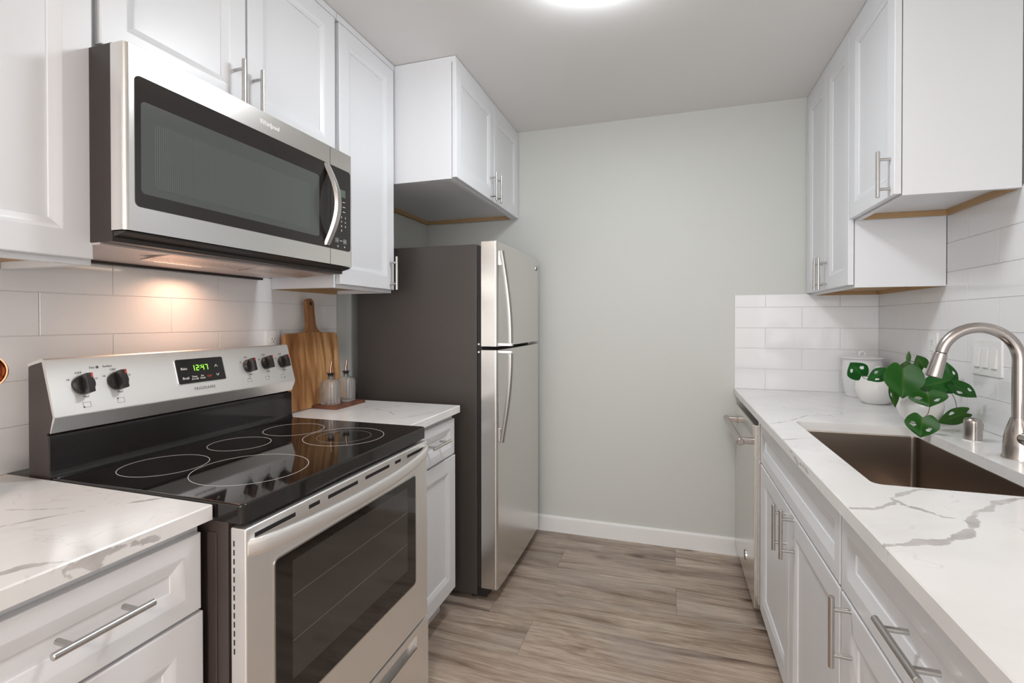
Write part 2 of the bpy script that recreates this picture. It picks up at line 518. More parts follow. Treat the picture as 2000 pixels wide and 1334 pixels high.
def text_into(bm, body, size, F, u, v, align='CENTER', ext=.0003, shear=0.0, space=1.0, sx=1.0):
    cu = bpy.data.curves.new('txt', 'FONT')
    cu.body = body; cu.size = size; cu.align_x = align; cu.align_y = 'CENTER'
    cu.extrude = ext; cu.shear = shear; cu.space_character = space; cu.resolution_u = 3
    o = bpy.data.objects.new('txt', cu)
    COL.objects.link(o)
    dg = bpy.context.evaluated_depsgraph_get(); dg.update()
    me = bpy.data.meshes.new_from_object(o.evaluated_get(dg))
    b = bmesh.new(); b.from_mesh(me)
    for q in b.verts:
        q.co = F(u + q.co.x * sx, v + q.co.y, q.co.z + ext)
    merge(bm, b)
    bpy.data.objects.remove(o); bpy.data.curves.remove(cu); bpy.data.meshes.remove(me)

# ------------------------------------------------------------------ setting
# vinyl planks laid across the aisle over a dark underlay
bm = newbm()
lay = bm.verts.layers.float.new('plank')
JOINT = {2: .03, 1: -.557, 0: .03, -1: -.76, -2: -.557, -3: .22, 3: -.30}
rnd = random.Random(11)
for k in range(-24, 4):
    y0, y1 = 2.250 + k * .2286, 2.250 + (k + 1) * .2286
    y1 = min(y1, YB + .02)
    if y0 >= y1: continue
    x = JOINT.get(k, rnd.uniform(-.9, .3)) - 1.22 * 2
    while x < XR:
        a, b_ = max(x, XL), min(x + 1.22, XR)
        if b_ - a > .01:
            val = rnd.random()
            g = .0005
            vs = [bm.verts.new(p) for p in ((a + g, y0 + g, 0), (b_ - g, y0 + g, 0), (b_ - g, y1 - g, 0), (a + g, y1 - g, 0))]
            for v in vs: v[lay] = val
            bm.faces.new(vs)
        x += 1.22
fl = struct('floor', bm, 'floor')
bm = newbm(); box(bm, XL - .1, XR + .1, YR - .1, YB + .1, -.06, -.0008)
struct('underlay', bm, 'seam', fl)
bm = newbm(); box(bm, XL - .1, XR + .1, YR - .1, YB + .1, ZC, ZC + .06)
struct('ceiling', bm, 'ceiling')
bm = newbm(); box(bm, XL - .1, XL, YR - .1, YB + .1, 0, ZC)
wall_left = struct('wall_left', bm, 'wall')
bm = newbm(); box(bm, XR, XR + .1, YR - .1, YB + .1, 0, ZC)
wall_right = struct('wall_right', bm, 'wall')
bm = newbm(); box(bm, XL, XR, YB, YB + .1, 0, ZC)
wall_back = struct('wall_back', bm, 'wall')
# rear wall behind the camera with an added window opening for fill light (-1.1..0.9, 0.6..2.3)
bm = newbm()
box(bm, XL, -1.1, YR - .1, YR, 0, ZC); box(bm, .9, XR, YR - .1, YR, 0, ZC)
box(bm, -1.1, .9, YR - .1, YR, 0, .6); box(bm, -1.1, .9, YR - .1, YR, 2.3, ZC)
struct('wall_rear', bm, 'wall')
bm = newbm()
for (a, b_, c, d) in ((-1.1, -1.05, .6, 2.3), (.85, .9, .6, 2.3), (-.125, -.075, .6, 2.3), (-1.1, .9, .6, .65), (-1.1, .9, 2.25, 2.3)):
    box(bm, a, b_, YR - .06, YR + .01, c, d)
struct('added_window_1', bm, 'trim')  # frame of the invented window around the fill light
# baseboards
bm = newbm()
prof = [(0, 0), (-.013, 0), (-.013, .078), (-.008, .092), (0, .094)]
vs = [[bm.verts.new((x, YB + y, z)) for y, z in prof] for x in (-.835, .40)]
for i in range(len(prof)):
    j = (i + 1) % len(prof)
    bm.faces.new((vs[0][i], vs[0][j], vs[1][j], vs[1][i]))
bm.faces.new(vs[0]); bm.faces.new(list(reversed(vs[1])))
struct('baseboard_back', bm, 'trim')

# tile backsplash: bevelled tiles over a grout bed, built as one surface per wall
TP, TW, G = .1103, .3470, .0022
def tiles(name, F, u0, u1, v0, v1, ustart, parent, holes=()):
    g = newbm(); t = newbm()
    fbox(g, F, u0, u1, v0, v1, 0, .0050)
    r = 0
    v = 0.0
    while v < v1 - v0 - 1e-4:
        va, vb = v0 + v, min(v0 + v + TP, v1)
        off = ustart + (TW / 2 if r % 2 else 0)
        k = math.floor((u0 - off) / TW)
        u = off + k * TW
        while u < u1:
            a, b_ = max(u, u0), min(u + TW, u1)
            if b_ - a > .006:
                fbox(t, F, a + G / 2, b_ - G / 2, va + G / 2, vb - G / 2, .001, .0068, .0008, 1)
            u += TW
        v += TP; r += 1
    o = obj(name, g, 'grout', parent); o['kind'] = 'structure'
    o2 = obj('glazed_tiles', t, 'tile', o); o2['kind'] = 'structure'
    return o
tiles('tile_backsplash', FL(XL, 0, 0), -.6, 1.982, CT, 1.452, .9905 + 10 * 0 - 0, wall_left)
tiles('tile_backsplash', FR(XR, 0, 0), -YB, -2.285, CT, 1.4205, -2.32 + .1735, wall_right)
tiles('tile_backsplash', FR(XR, 0, 0), -2.285, .6, CT, 1.690, -2.32 + .1735, wall_right)
FBK = Frame((0, YB, 0), (1, 0, 0), (0, 0, 1), (0, -1, 0))
tiles('tile_backsplash', FBK, .336, XR - .006, CT, 1.4225, .4873, wall_back)

# ------------------------------------------------------------------ cabinet hardware and doors
def pull(parent, F, u, v, vert, length=.150, off=.035, r=.0060, label=None):
    """bar pull: F is the front plane of the door; (u, v) the centre"""
    bm = newbm()
    h = length / 2
    if vert:
        cyl(bm, F(u, v - h, off), F(u, v + h, off), r, seg=16, bev=.0012)
        for s in (-1, 1): cyl(bm, F(u, v + s * .048, -.001), F(u, v + s * .048, off), .0048, seg=12)
    else:
        cyl(bm, F(u - h, v, off), F(u + h, v, off), r, seg=16, bev=.0012)
        for s in (-1, 1): cyl(bm, F(u + s * .048, v, -.001), F(u + s * .048, v, off), .0048, seg=12)
    return obj('handle', bm, 'pull', parent, label=label)

DOORP = lambda fw, sl: [(0, -.019), (0, -.0022), (.0008, -.0006), (.0024, 0), (fw, 0), (fw + .003, -.0006), (fw + sl * .55, -.0042), (fw + sl, -.0072), (fw + sl + .0004, -.0105)]
def door(parent, name, F, w, h, fw=.055, sl=.022):
    bm = newbm()
    rect_rings(bm, F, w, h, DOORP(fw, sl))
    return obj(name, bm, 'white', parent, angle=.35)

def carcass(parent, x0, x1, y0, y1, z0, z1, front, lip=.018, t=.018, name='cabinet_box'):
    """wall-cabinet shell whose bottom panel sits up inside the sides; front = +1 faces +X, -1 faces -X"""
    bm = newbm()
    box(bm, x0, x1, y0, y1, z0 + lip, z1)                       # body
    xa, xb = (x0, x1 - .02) if front > 0 else (x0 + .02, x1)
    box(bm, xa, xb, y0, y0 + t, z0, z0 + lip)                   # side panel edges
    box(bm, xa, xb, y1 - t, y1, z0, z0 + lip)
    if front > 0: box(bm, x1 - .02, x1, y0, y1, z0, z0 + lip)
    else: box(bm, x0, x0 + .02, y0, y1, z0, z0 + lip)
    return obj(name, bm, 'white', parent)

def rail(parent, x0, x1, y0, y1, z0, z1):
    bm = newbm(); box(bm, x0, x1, y0, y1, z0, z1)
    return obj('mounting_rail', bm, 'raw_wood', parent, label='unpainted wooden mounting rail')

def bottom_panel(parent, x0, x1, y0, y1, z0, z1):
    bm = newbm(); box(bm, x0, x1, y0, y1, z0, z1)
    return obj('bottom_panel', bm, 'raw_wood', parent, label='unpainted wooden underside')

ZT = ZC - .002
def scribe(parent, x0, x1, y0, y1):
    bm = newbm(); box(bm, x0, x1, y0, y1, 2.424, ZT, .001)
    return obj('top_trim', bm, 'white', parent)

# --- upper left, nearest
t = thing('wall_cabinet', 'white wall cabinet at the left edge, beside the microwave\'s dark side', 'cabinet', (XL, .55, 1.405))
carcass(t, XL + .008, -1.222, .345, .752, 1.405, ZT, 1)
rail(t, XL + .008, XL + .024, .365, .732, 1.402, 1.4225)
bottom_panel(t, XL + .024, -1.244, .365, .732, 1.4205, 1.4228)
scribe(t, -1.222, -1.203, .345, .752)
door(t, 'door', FL(-1.2, .352, 1.417), .392, 1.003)
# --- over the microwave
t = thing('wall_cabinet', 'white two-door wall cabinet directly above the microwave', 'cabinet', (XL, 1.16, 1.885))
carcass(t, XL + .002, -1.222, .756, 1.574, 1.885, ZT, 1)
scribe(t, -1.222, -1.203, .756, 1.574)
d = door(t, 'door', FL(-1.2, .760, 1.897), .393, .523)
pull(d, FL(-1.2, .760, 1.897), .3525, .062, True)
d = door(t, 'door', FL(-1.2, 1.160, 1.897), .402, .523)
pull(d, FL(-1.2, 1.160, 1.897), .020, .062, True)
# --- beside the fridge
t = thing('wall_cabinet', 'narrow tall white wall cabinet between microwave and refrigerator, above the cutting board', 'cabinet', (XL, 1.78, 1.410))
carcass(t, XL + .008, -1.222, 1.577, 1.982, 1.410, ZT, 1)
rail(t, XL + .008, XL + .026, 1.597, 1.962, 1.408, 1.4275)
bottom_panel(t, XL + .026, -1.244, 1.597, 1.962, 1.4255, 1.4278)
scribe(t, -1.222, -1.203, 1.577, 1.982)
d = door(t, 'door', FL(-1.2, 1.587, 1.424), .386, .996)
pull(d, FL(-1.2, 1.587, 1.424), .352, .0725, True)
# --- over the fridge
t = thing('wall_cabinet', 'deep white two-door cabinet mounted over the refrigerator', 'cabinet', (XL, 2.45, 1.912))
carcass(t, XL + .002, -.919, 1.988, 2.926, 1.912, ZT, 1, lip=.020)
rail(t, XL + .004, XL + .022, 2.006, 2.908, 1.9122, 1.9330)
rail(t, XL + .022, -.941, 2.890, 2.908, 1.9122, 1.9330)
scribe(t, -.919, -.900, 1.988, 2.926)
F = FL(-.897, 1.990, 1.918)
d = door(t, 'door', F, .492, .512)
pull(d, F, .4313, .066, True)
F = FL(-.897, 2.486, 1.918)
d = door(t, 'door', F, .438, .512)
pull(d, F, .0006 + .012, .071, True)

# --- right uppers
t = thing('wall_cabinet', 'tall white two-door wall cabinet in the far right corner', 'cabinet', (XR, 2.6, 1.415))
carcass(t, .702, XR - .008, 2.286, 2.926, 1.415, ZT, -1)
rail(t, XR - .026, XR - .009, 2.306, 2.906, 1.4135, 1.4325)
rail(t, .722, XR - .026, 2.890, 2.908, 1.4135, 1.4325)
bottom_panel(t, .724, XR - .026, 2.306, 2.890, 1.4305, 1.4328)
bm = newbm(); box(bm, .683, .702, 2.286, 2.926, 2.424, ZT, .001); obj('top_trim', bm, 'white', t)
F = FR(.680, 2.922, 1.426)
d = door(t, 'door', F, .320, .996)
pull(d, F, 2.922 - 2.635, .072, True)
F = FR(.680, 2.599, 1.426)
d = door(t, 'door', F, .309, .996)
pull(d, F, 2.599 - 2.568, .072, True)
t = thing('wall_cabinet', 'short white wall cabinet over the sink\'s far end, warm-lit bare side towards the viewer', 'cabinet', (XR, 2.08, 1.68))
carcass(t, .702, XR - .008, 1.866, 2.284, 1.680, ZT, -1)
rail(t, XR - .026, XR - .009, 1.886, 2.264, 1.6785, 1.6975)
rail(t, .722, XR - .026, 2.248, 2.266, 1.6785, 1.6975)
bm = newbm(); box(bm, .683, .702, 1.866, 2.284, 2.424, ZT, .001); obj('top_trim', bm, 'white', t)
F = FR(.680, 2.281, 1.686)
d = door(t, 'door', F, .413, .736)
pull(d, F, 2.281 - 1.895, .072, True)

# ------------------------------------------------------------------ base cabinets
def base_box(parent, x0, x1, y0, y1, front):
    bm = newbm()
    box(bm, x0, x1, y0, y1, .10, CB)
    if front > 0: box(bm, x0, x1 - .06, y0, y1, 0, .10)
    else: box(bm, x0 + .06, x1, y0, y1, 0, .10)
    return obj('cabinet_box', bm, 'white', parent)
XD = -.887
t = thing('base_cabinet', 'white base cabinet left of the range, under the near left countertop', 'cabinet', (XL, .53, 0))
base_box(t, XL + .008, XD - .020, .332, .746, 1)
F = FL(XD, .336, .7105)
d = door(t, 'drawer', F, .402, .151, .032, .026)
pull(d, F, .209, .083, False)
door(t, 'door', FL(XD, .336, .125), .406, .578)
t = thing('base_cabinet', 'white base cabinet further left along the near counter', 'cabinet', (XL, -.13, 0))
base_box(t, XL + .008, XD - .020, -.60, .328, 1)
for k in range(2):
    F = FL(XD, -.596 + k * .464, .7105)
    d = door(t, 'drawer', F, .456, .151, .032, .026); pull(d, F, .228, .083, False)
    door(t, 'door', FL(XD, -.596 + k * .464, .125), .456, .578)
t = thing('base_cabinet', 'narrow white base cabinet squeezed between range and refrigerator', 'cabinet', (XL, 1.75, 0))
base_box(t, XL + .008, XD - .020, 1.532, 1.962, 1)
F = FL(XD, 1.545, .7105)
d = door(t, 'drawer', F, .400, .151, .032, .026)
pull(d, F, .212, .083, False)
door(t, 'door', FL(XD, 1.545, .125), .408, .578)

XS = .357
t = thing('base_cabinet', 'white two-door sink cabinet with false drawer front next to the dishwasher', 'cabinet', (XR, 1.74, 0))
bm = newbm()
box(bm, XS + .020, XR - .012, 1.243, 2.246, .10, .66); box(bm, XS + .020, XS + .040, 1.243, 2.246, .10, CB)
box(bm, XS + .020, XR - .012, 1.243, 1.261, .10, CB); box(bm, XS + .020, XR - .012, 2.228, 2.246, .10, CB)
box(bm, XS + .08, XR - .012, 1.243, 2.246, 0, .10)
obj('cabinet_box', bm, 'white', t)
F = FR(XS, 2.240, .700)
door(t, 'false_drawer_front', F, .992, .164, .034, .028)
F = FR(XS, 2.240, .088)
d = door(t, 'door', F, .505, .604)
pull(d, F, 2.240 - 1.776, .523, True)
F = FR(XS, 1.731, .088)
d = door(t, 'door', F, .483, .604)
pull(d, F, 1.731 - 1.669, .543, True)
t = thing('base_cabinet', 'white base cabinet with drawer over door, nearest the viewer on the right', 'cabinet', (XR, .87, 0))
bm = newbm()
box(bm, XS + .020, XR - .012, .50, 1.239, .10, CB); box(bm, XS + .08, XR - .012, .50, 1.239, 0, .10)
obj('cabinet_box', bm, 'white', t)
F = FR(XS, 1.236, .700)
d = door(t, 'drawer', F, .722, .164, .034, .028)
pull(d, F, 1.236 - .875, .091, False)
F = FR(XS, 1.236, .088)
d = door(t, 'door', F, .359, .604)
pull(d, F, 1.236 - 1.176, .544, True)
F = FR(XS, .873, .088)
d = door(t, 'door', F, .359, .604)
pull(d, F, .30, .544, True)
t = thing('base_cabinet', 'white base cabinet at the near end of the right-hand counter', 'cabinet', (XR, -.05, 0))
base_box(t, XS + .020, XR - .012, -.60, .496, -1)
for k in range(2):
    F = FR(XS, .492 - k * .546, .700); d = door(t, 'drawer', F, .540, .164, .034, .028); pull(d, F, .27, .085, False)
    F = FR(XS, .492 - k * .546, .088); d = door(t, 'door', F, .540, .604)

# ------------------------------------------------------------------ countertops with veins
def vein_field(P, lines):
    d = np.full(len(P), .05)
    P = np.asarray(P)
    for pts, w in lines:
        pts = [np.array(p) for p in pts]
        n = len(pts) - 1
        for i in range(n):
            a, b = pts[i], pts[i + 1]
            ab = b - a
            tt = np.clip(((P - a) @ ab) / max(ab @ ab, 1e-9), 0, 1)
            dist = np.linalg.norm(P - (a + tt[:, None] * ab), axis=1)
            ww = w * (.55 + .45 * np.sin(np.pi * (i + tt) / n)) * (.8 + .35 * np.sin(37 * (P[:, 0] + 1.7 * P[:, 1])))
            d = np.minimum(d, dist - ww)
    return d

def counter(name, label, x0, x1, y0, y1, front, lines, hole=None, fine=None):
    """slab; dense grid on top and on the front edge so the vein field stays crisp"""
    st = .008
    def lin(a, b, extra=()):
        s = set(np.round(np.linspace(a, b, max(2, int(round((b - a) / st)) + 1)), 5))
        for e in extra:
            s = {q for q in s if abs(q - e) > st * .45 or q in (a, b)}
            s.add(round(e, 5))
        return sorted(s)
    bm = newbm()
    ex, ey = [], []
    if hole: ex = [hole[0], hole[1]]; ey = [hole[2], hole[3]]
    ya = fine[0] if fine else y0
    xs = lin(x0, x1, ex); ys = lin(y0, y1, ey)
    B = .0025
    def inside(cx, cy): return hole and hole[0] < cx < hole[1] and hole[2] < cy < hole[3]
    grid = {}
    def V(x, y, z):
        k = (round(x, 5), round(y, 5), round(z, 5))
        if k not in grid: grid[k] = bm.verts.new((x, y, z))
        return grid[k]
    # shrink the front/near/far rims by the chamfer
    X = list(xs); Y = list(ys)
    if front > 0: X[-1] = x1 - B
    else: X[0] = x0 + B
    Y[-1] = y1 - B; Y[0] = y0 + B
    for i in range(len(X) - 1):
        for j in range(len(Y) - 1):
            if inside((xs[i] + xs[i + 1]) / 2, (ys[j] + ys[j + 1]) / 2): continue
            bm.faces.new((V(X[i], Y[j], CT), V(X[i + 1], Y[j], CT), V(X[i + 1], Y[j + 1], CT), V(X[i], Y[j + 1], CT)))
    xf = x1 if front > 0 else x0
    xi = X[-1] if front > 0 else X[0]
    zs = list(np.linspace(CT - B, CB, 5))
    for j in range(len(Y) - 1):
        a, b = Y[j], Y[j + 1]
        bm.faces.new((V(xi, a, CT), V(xf, a, zs[0]), V(xf, b, zs[0]), V(xi, b, CT)))
        for k in range(4):
            bm.faces.new((V(xf, a, zs[k]), V(xf, a, zs[k + 1]), V(xf, b, zs[k + 1]), V(xf, b, zs[k])))
    for yy, yi in ((y0, Y[0]), (y1, Y[-1])):
        for i in range(len(X) - 1):
            a, b = X[i], X[i + 1]
            bm.faces.new((V(a, yi, CT), V(b, yi, CT), V(b, yy, CT - B), V(a, yy, CT - B)))
            bm.faces.new((V(a, yy, CT - B), V(b, yy, CT - B), V(b, yy, CB), V(a, yy, CB)))
    # wall side and underside
    xw, xww = (x0, X[0]) if front > 0 else (x1, X[-1])
    bm.faces.new((bm.verts.new((xw, y0, CB)), bm.verts.new((xw, y1, CB)), bm.verts.new((xw, y1, CT)), bm.verts.new((xw, y0, CT))))
    def under(a, b, c, d):
        bm.faces.new([bm.verts.new(p) for p in ((a, c, CB), (b, c, CB), (b, d, CB), (a, d, CB))])
    if hole:
        hx0, hx1, hy0, hy1 = hole
        under(x0, x1, y0, hy0); under(x0, x1, hy1, y1); under(x0, hx0, hy0, hy1); under(hx1, x1, hy0, hy1)
        r = .022
        arc = []
        for cx, cy, a0, corner in ((hx1 - r, hy0 + r, -90, (hx1, hy0)), (hx1 - r, hy1 - r, 0, (hx1, hy1)), (hx0 + r, hy1 - r, 90, (hx0, hy1)), (hx0 + r, hy0 + r, 180, (hx0, hy0))):
            pts = [(cx + r * math.cos(math.radians(a0 + 90 * k / 6)), cy + r * math.sin(math.radians(a0 + 90 * k / 6))) for k in range(7)]
            arc += pts
            cv = bm.verts.new((*corner, CT)); av = [bm.verts.new((*p, CT)) for p in pts]
            for k in range(6): bm.faces.new((cv, av[k], av[k + 1]))
        n = len(arc)
        top = [bm.verts.new((*p, CT)) for p in arc]; bot = [bm.verts.new((*p, CB)) for p in arc]
        for i in range(n):
            bm.faces.new((top[i], top[(i + 1) % n], bot[(i + 1) % n], bot[i]))
    else:
        under(x0, x1, y0, y1)
    P = np.array([v.co[:] for v in bm.verts])
    fld = vein_field(P, lines)
    for f in bm.faces: f.smooth = False
    me = bpy.data.meshes.new(name)
    loc = Vector(((x0 + x1) / 2, (y0 + y1) / 2, CB))
    for v in bm.verts: v.co -= loc
    bm.normal_update()
    bm.to_mesh(me)
    a = me.attributes.new('vein', 'FLOAT', 'POINT')
    a.data.foreach_set('value', fld.astype(np.float32))
    bm.free()
    # outward normals: top up, bottom down, sides away from the middle
    b2 = bmesh.new(); b2.from_mesh(me)
    for f in b2.faces:
        c = f.calc_center_median(); nn = f.normal
        if abs(nn.z) > .9:
            want = 1 if c.z > .02 else -1
            if nn.z * want < 0: f.normal_flip()
        elif hole and (hole[0] - .003 < c.x + loc.x < hole[1] + .003) and (hole[2] - .003 < c.y + loc.y < hole[3] + .003):
            ctr = Vector(((hole[0] + hole[1]) / 2 - loc.x, (hole[2] + hole[3]) / 2 - loc.y, c.z))
            if (ctr - c).dot(nn) < 0: f.normal_flip()
        elif abs(nn.x) > .5:
            if nn.x * c.x < 0: f.normal_flip()
        elif nn.y * c.y < 0: f.normal_flip()
    b2.to_mesh(me); b2.free()
    me.materials.append(M['quartz'])
    o = bpy.data.objects.new(name, me); COL.objects.link(o)
    o.location = loc
    return tag(o, label, 'countertop')

z = CT
LV = [
    ([(-1.24, .602, z), (-1.186, .622, z), (-1.145, .639, z), (-1.122, .654, z)], .0035),
    ([(-1.099, .665, z), (-1.06, .686, z)], .0008),
    ([(-1.05, .690, z), (-1.037, .71, z), (-1.018, .729, z), (-1.0, .751, z)], .0055),
    ([(-1.16, .52, z), (-1.138, .553, z), (-1.124, .58, z), (-1.11, .608, z), (-1.08, .649, z)], .0050),
    ([(-.95, .41, z), (-.928, .45, z), (-.918, .474, z), (-.893, .495, z), (-.872, .505, .912)], .0085),
    ([(-.872, .495, .905), (-.872, .527, .905), (-.872, .572, .906), (-.872, .605, .900), (-.872, .644, .893)], .0075),
    ([(-.872, .491, .909), (-.872, .51, .884)], .0035),
    ([(-.872, .535, .900), (-.872, .544, .888)], .010),
    ([(-1.40, .20, z), (-1.30, .33, z), (-1.22, .40, z), (-1.10, .43, z)], .005),
]
counter('countertop', 'white veined quartz countertop left of the range, nearest the viewer', XL + .002, -.872, -.60, .753, 1, LV)
SV = [
    ([(-1.26, 1.82, z), (-1.229, 1.804, z), (-1.08, 1.741, z), (-.976, 1.636, z)], .0038),
    ([(-1.2, 1.772, z), (-1.139, 1.862, z), (-1.074, 1.956, z)], .0022),
    ([(-.968, 1.638, z), (-.935, 1.716, z), (-.886, 1.86, z), (-.872, 1.903, .905)], .0030),
]
counter('countertop', 'short white quartz countertop between range and refrigerator holding the cutting board', XL + .002, -.872, 1.527, 1.972, 1, SV)
RV = [
    ([(.336, 1.115, z), (.355, 1.12, z), (.387, 1.131, z), (.426, 1.172, z), (.444, 1.195, z)], .0060),
    ([(.438, 1.193, z), (.435, 1.206, z), (.481, 1.254, z), (.513, 1.286, z), (.548, 1.290, z)], .0058),
    ([(.444, 1.195, z), (.443, 1.167, z), (.464, 1.153, z), (.486, 1.12, z), (.522, 1.113, z)], .0052),
    ([(.338, .95, z), (.372, .962, z), (.394, .978, z), (.419, .988, z), (.441, 1.002, z), (.478, 1.031, z), (.514, 1.08, z), (.538, 1.132, z), (.562, 1.169, z)], .0115),
    ([(.562, 1.169, z), (.59, 1.188, z), (.622, 1.235, z), (.673, 1.274, z), (.697, 1.287, z), (.78, 1.29, z)], .0080),
    ([(.567, 1.266, z), (.556, 1.225, z), (.585, 1.207, z)], .0012),
    ([(.516, 1.265, z), (.512, 1.234, z)], .0012),
    ([(.589, 1.104, z), (.592, 1.06, z)], .0018),
    ([(.336, 1.94, z), (.351, 1.959, z), (.419, 2.027, z), (.514, 2.177, z), (.603, 2.17, z)], .0040),
    ([(.336, 1.70, z), (.338, 1.704, z), (.424, 1.754, z)], .0060),
    ([(.344, 2.413, z), (.536, 2.299, z), (.578, 2.179, z), (.702, 2.312, z)], .0028),
    ([(.871, 2.037, z), (.879, 1.96, z), (.928, 2.028, z)], .0018),
    ([(.45, 2.88, z), (.56, 2.74, z), (.66, 2.70, z)], .003),
    ([(.334, 1.60, .905), (.334, 1.52, .892), (.334, 1.47, .900), (.334, 1.40, .895)], .006),
    ([(.36, .62, z), (.50, .66, z), (.62, .80, z), (.80, .86, z)], .005),
]
SINK = (.437, .805, 1.300, 2.030)
counter('countertop', 'long white quartz countertop along the right wall with a sink cut-out', .334, XR - .002, -.60, YB - .002, -1, RV, SINK)

# ------------------------------------------------------------------ sink
sx0, sx1, sy0, sy1 = SINK[0] - .004, SINK[1] + .004, SINK[2] - .004, SINK[3] + .004
t = thing('kitchen_sink', 'brushed steel undermount sink below the right countertop', 'sink', ((sx0 + sx1) / 2, (sy0 + sy1) / 2, .66))
bm = newbm()
def RR(ins, zz, r):
    return [Vector((sx0 + ins + x, sy0 + ins + y, zz)) for x, y in rrect(sx1 - sx0 - 2 * ins, sy1 - sy0 - 2 * ins, r, 8)]
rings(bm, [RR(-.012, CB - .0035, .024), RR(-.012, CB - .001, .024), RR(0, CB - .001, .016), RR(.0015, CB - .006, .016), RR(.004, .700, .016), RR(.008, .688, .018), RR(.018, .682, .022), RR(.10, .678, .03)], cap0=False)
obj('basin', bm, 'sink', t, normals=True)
bm = newbm()
lathe(bm, ((sx0 + sx1) / 2, (sy0 + sy1) / 2, .6785), [(.040, 0), (.042, .002), (.034, .003), (.030, .0005), (.012, .0005)], 36)
obj('drain', bm, 'chrome', t)

# ------------------------------------------------------------------ faucet
FX, FY = .887, 1.660
t = thing('kitchen_faucet', 'tall brushed nickel gooseneck faucet with pull-down spray head', 'faucet', (FX, FY, CT))
bm = newbm()
lathe(bm, (FX, FY, CT), [(.0345, 0), (.0345, .004), (.0325, .008), (.0315, .030), (.0300, .055), (.0265, .075), (.0215, .091), (.0180, .102), (.0168, .108)], 40)
obj('base', bm, 'nickel', t)
bm = newbm()
R_, CX, CZ = .0865, FX - .0865, 1.176
path = [(FX, FY, CT + .106)] + [(FX, FY, CT + .11 + k * .03) for k in range(0, 5)]
path = [p for p in path if p[2] < CZ - .01]
for k in range(0, 29):
    a = math.radians(168 * k / 28)
    path.append((CX + R_ * math.cos(a), FY, CZ + R_ * math.sin(a)))
tube(bm, path, .0143, 20)
obj('gooseneck', bm, 'nickel', t)
end = Vector(path[-1]); dr = (end - Vector(path[-2])).normalized()
bm = newbm()
tube(bm, [end - dr * .001, end + dr * .003], [.0125, .0125], 24)
obj('joint_ring', bm, 'black', t)
bm = newbm()
tube(bm, [end + dr * .0025, end + dr * .0045, end + dr * .040, end + dr * .068, end + dr * .0705], [.0148, .0155, .0178, .0195, .0186], 28)
sh = obj('spray_head', bm, 'nickel', t)
bm = newbm()
tube(bm, [end + dr * .0700, end + dr * .0715], [.016, .0155], 24)
obj('nozzle', bm, 'black', sh)
bm = newbm()
tube(bm, [(FX, FY - .015, CT + .056), (FX, FY - .050, CT + .058), (FX, FY - .055, CT + .058)], [.0175, .0165, .0145], 22)
hb = obj('lever_hub', bm, 'nickel', t)
bm = newbm()
tube(bm, [(FX, FY - .042, CT + .060), (FX + .002, FY - .050, CT + .085), (FX + .004, FY - .066, CT + .118), (FX + .005, FY - .078, CT + .140)], [.0075, .007, .006, .0055], 14)
obj('lever', bm, 'nickel', hb)

# air gap cap
t = thing('air_gap_cap', 'short brushed nickel air gap cap between potted plant and faucet', 'cap', (.887, 1.868, CT))
bm = newbm()
lathe(bm, (.887, 1.868, CT), [(.0225, .002), (.0225, .056), (.0215, .062), (.0175, .067), (.008, .069)], 36)
obj('cap', bm, 'nickel', t)
bm = newbm()
lathe(bm, (.887, 1.868, CT), [(.0245, 0), (.0245, .002), (.0228, .0026)], 36)
obj('gasket', bm, 'plastic', t)
bm = newbm(); box(bm, .9080, .9098, 1.862, 1.874, CT + .034, CT + .054)
obj('vent_slot', bm, 'dark', t)

# ------------------------------------------------------------------ dishwasher
t = thing('dishwasher', 'built-in stainless steel dishwasher at the far end of the right counter', 'dishwasher', (XR - .3, 2.57, 0))
YD0, YD1 = 2.262, 2.872
bm = newbm(); box(bm, .372, XR - .03, YD0, YD1, .06, .868); box(bm, .42, XR - .03, YD0, YD1, 0.0, .06)
obj('tub', bm, 'black', t)
F = FR(.338, YD1, .075)
bm = newbm(); fbox(bm, F, .002, YD1 - YD0 - .002, 0, .770, -.030, 0, .003)
dd = obj('door', bm, 'steel_v', t)
bm = newbm()
cyl(bm, (.288, YD0 + .030, .765), (.288, YD1 - .020, .765), .0145, seg=24, bev=.002)
for yy in (YD0 + .065, YD1 - .060):
    box(bm, .286, .339, yy - .014, yy + .014, .752, .778, .003)
obj('handle', bm, 'nickel', dd)
bm = newbm(); fbox(bm, F, .02, YD1 - YD0 - .02, .715, .768, -.001, .004, .003)
obj('handle_backplate', bm, 'steel', dd)
bm = newbm(); FD = F.at(YD1 - 2.514, .115)
disc(bm, FD, 0, 0, .027, 0, .003); bd = obj('badge', bm, 'chrome', dd, label='round chrome maker badge')
bm = newbm(); disc(bm, FD, 0, 0, .0225, .003, .0036); obj('badge_face', bm, 'black', bd)
bm = newbm(); box(bm, .352, .372, 2.2475, 2.2590, .10, CB); obj('filler_strip', bm, 'steel_v', t)
bm = newbm(); box(bm, .352, .372, YD1 + .004, YB - .002, .10, CB); obj('filler_strip', bm, 'steel_v', t)

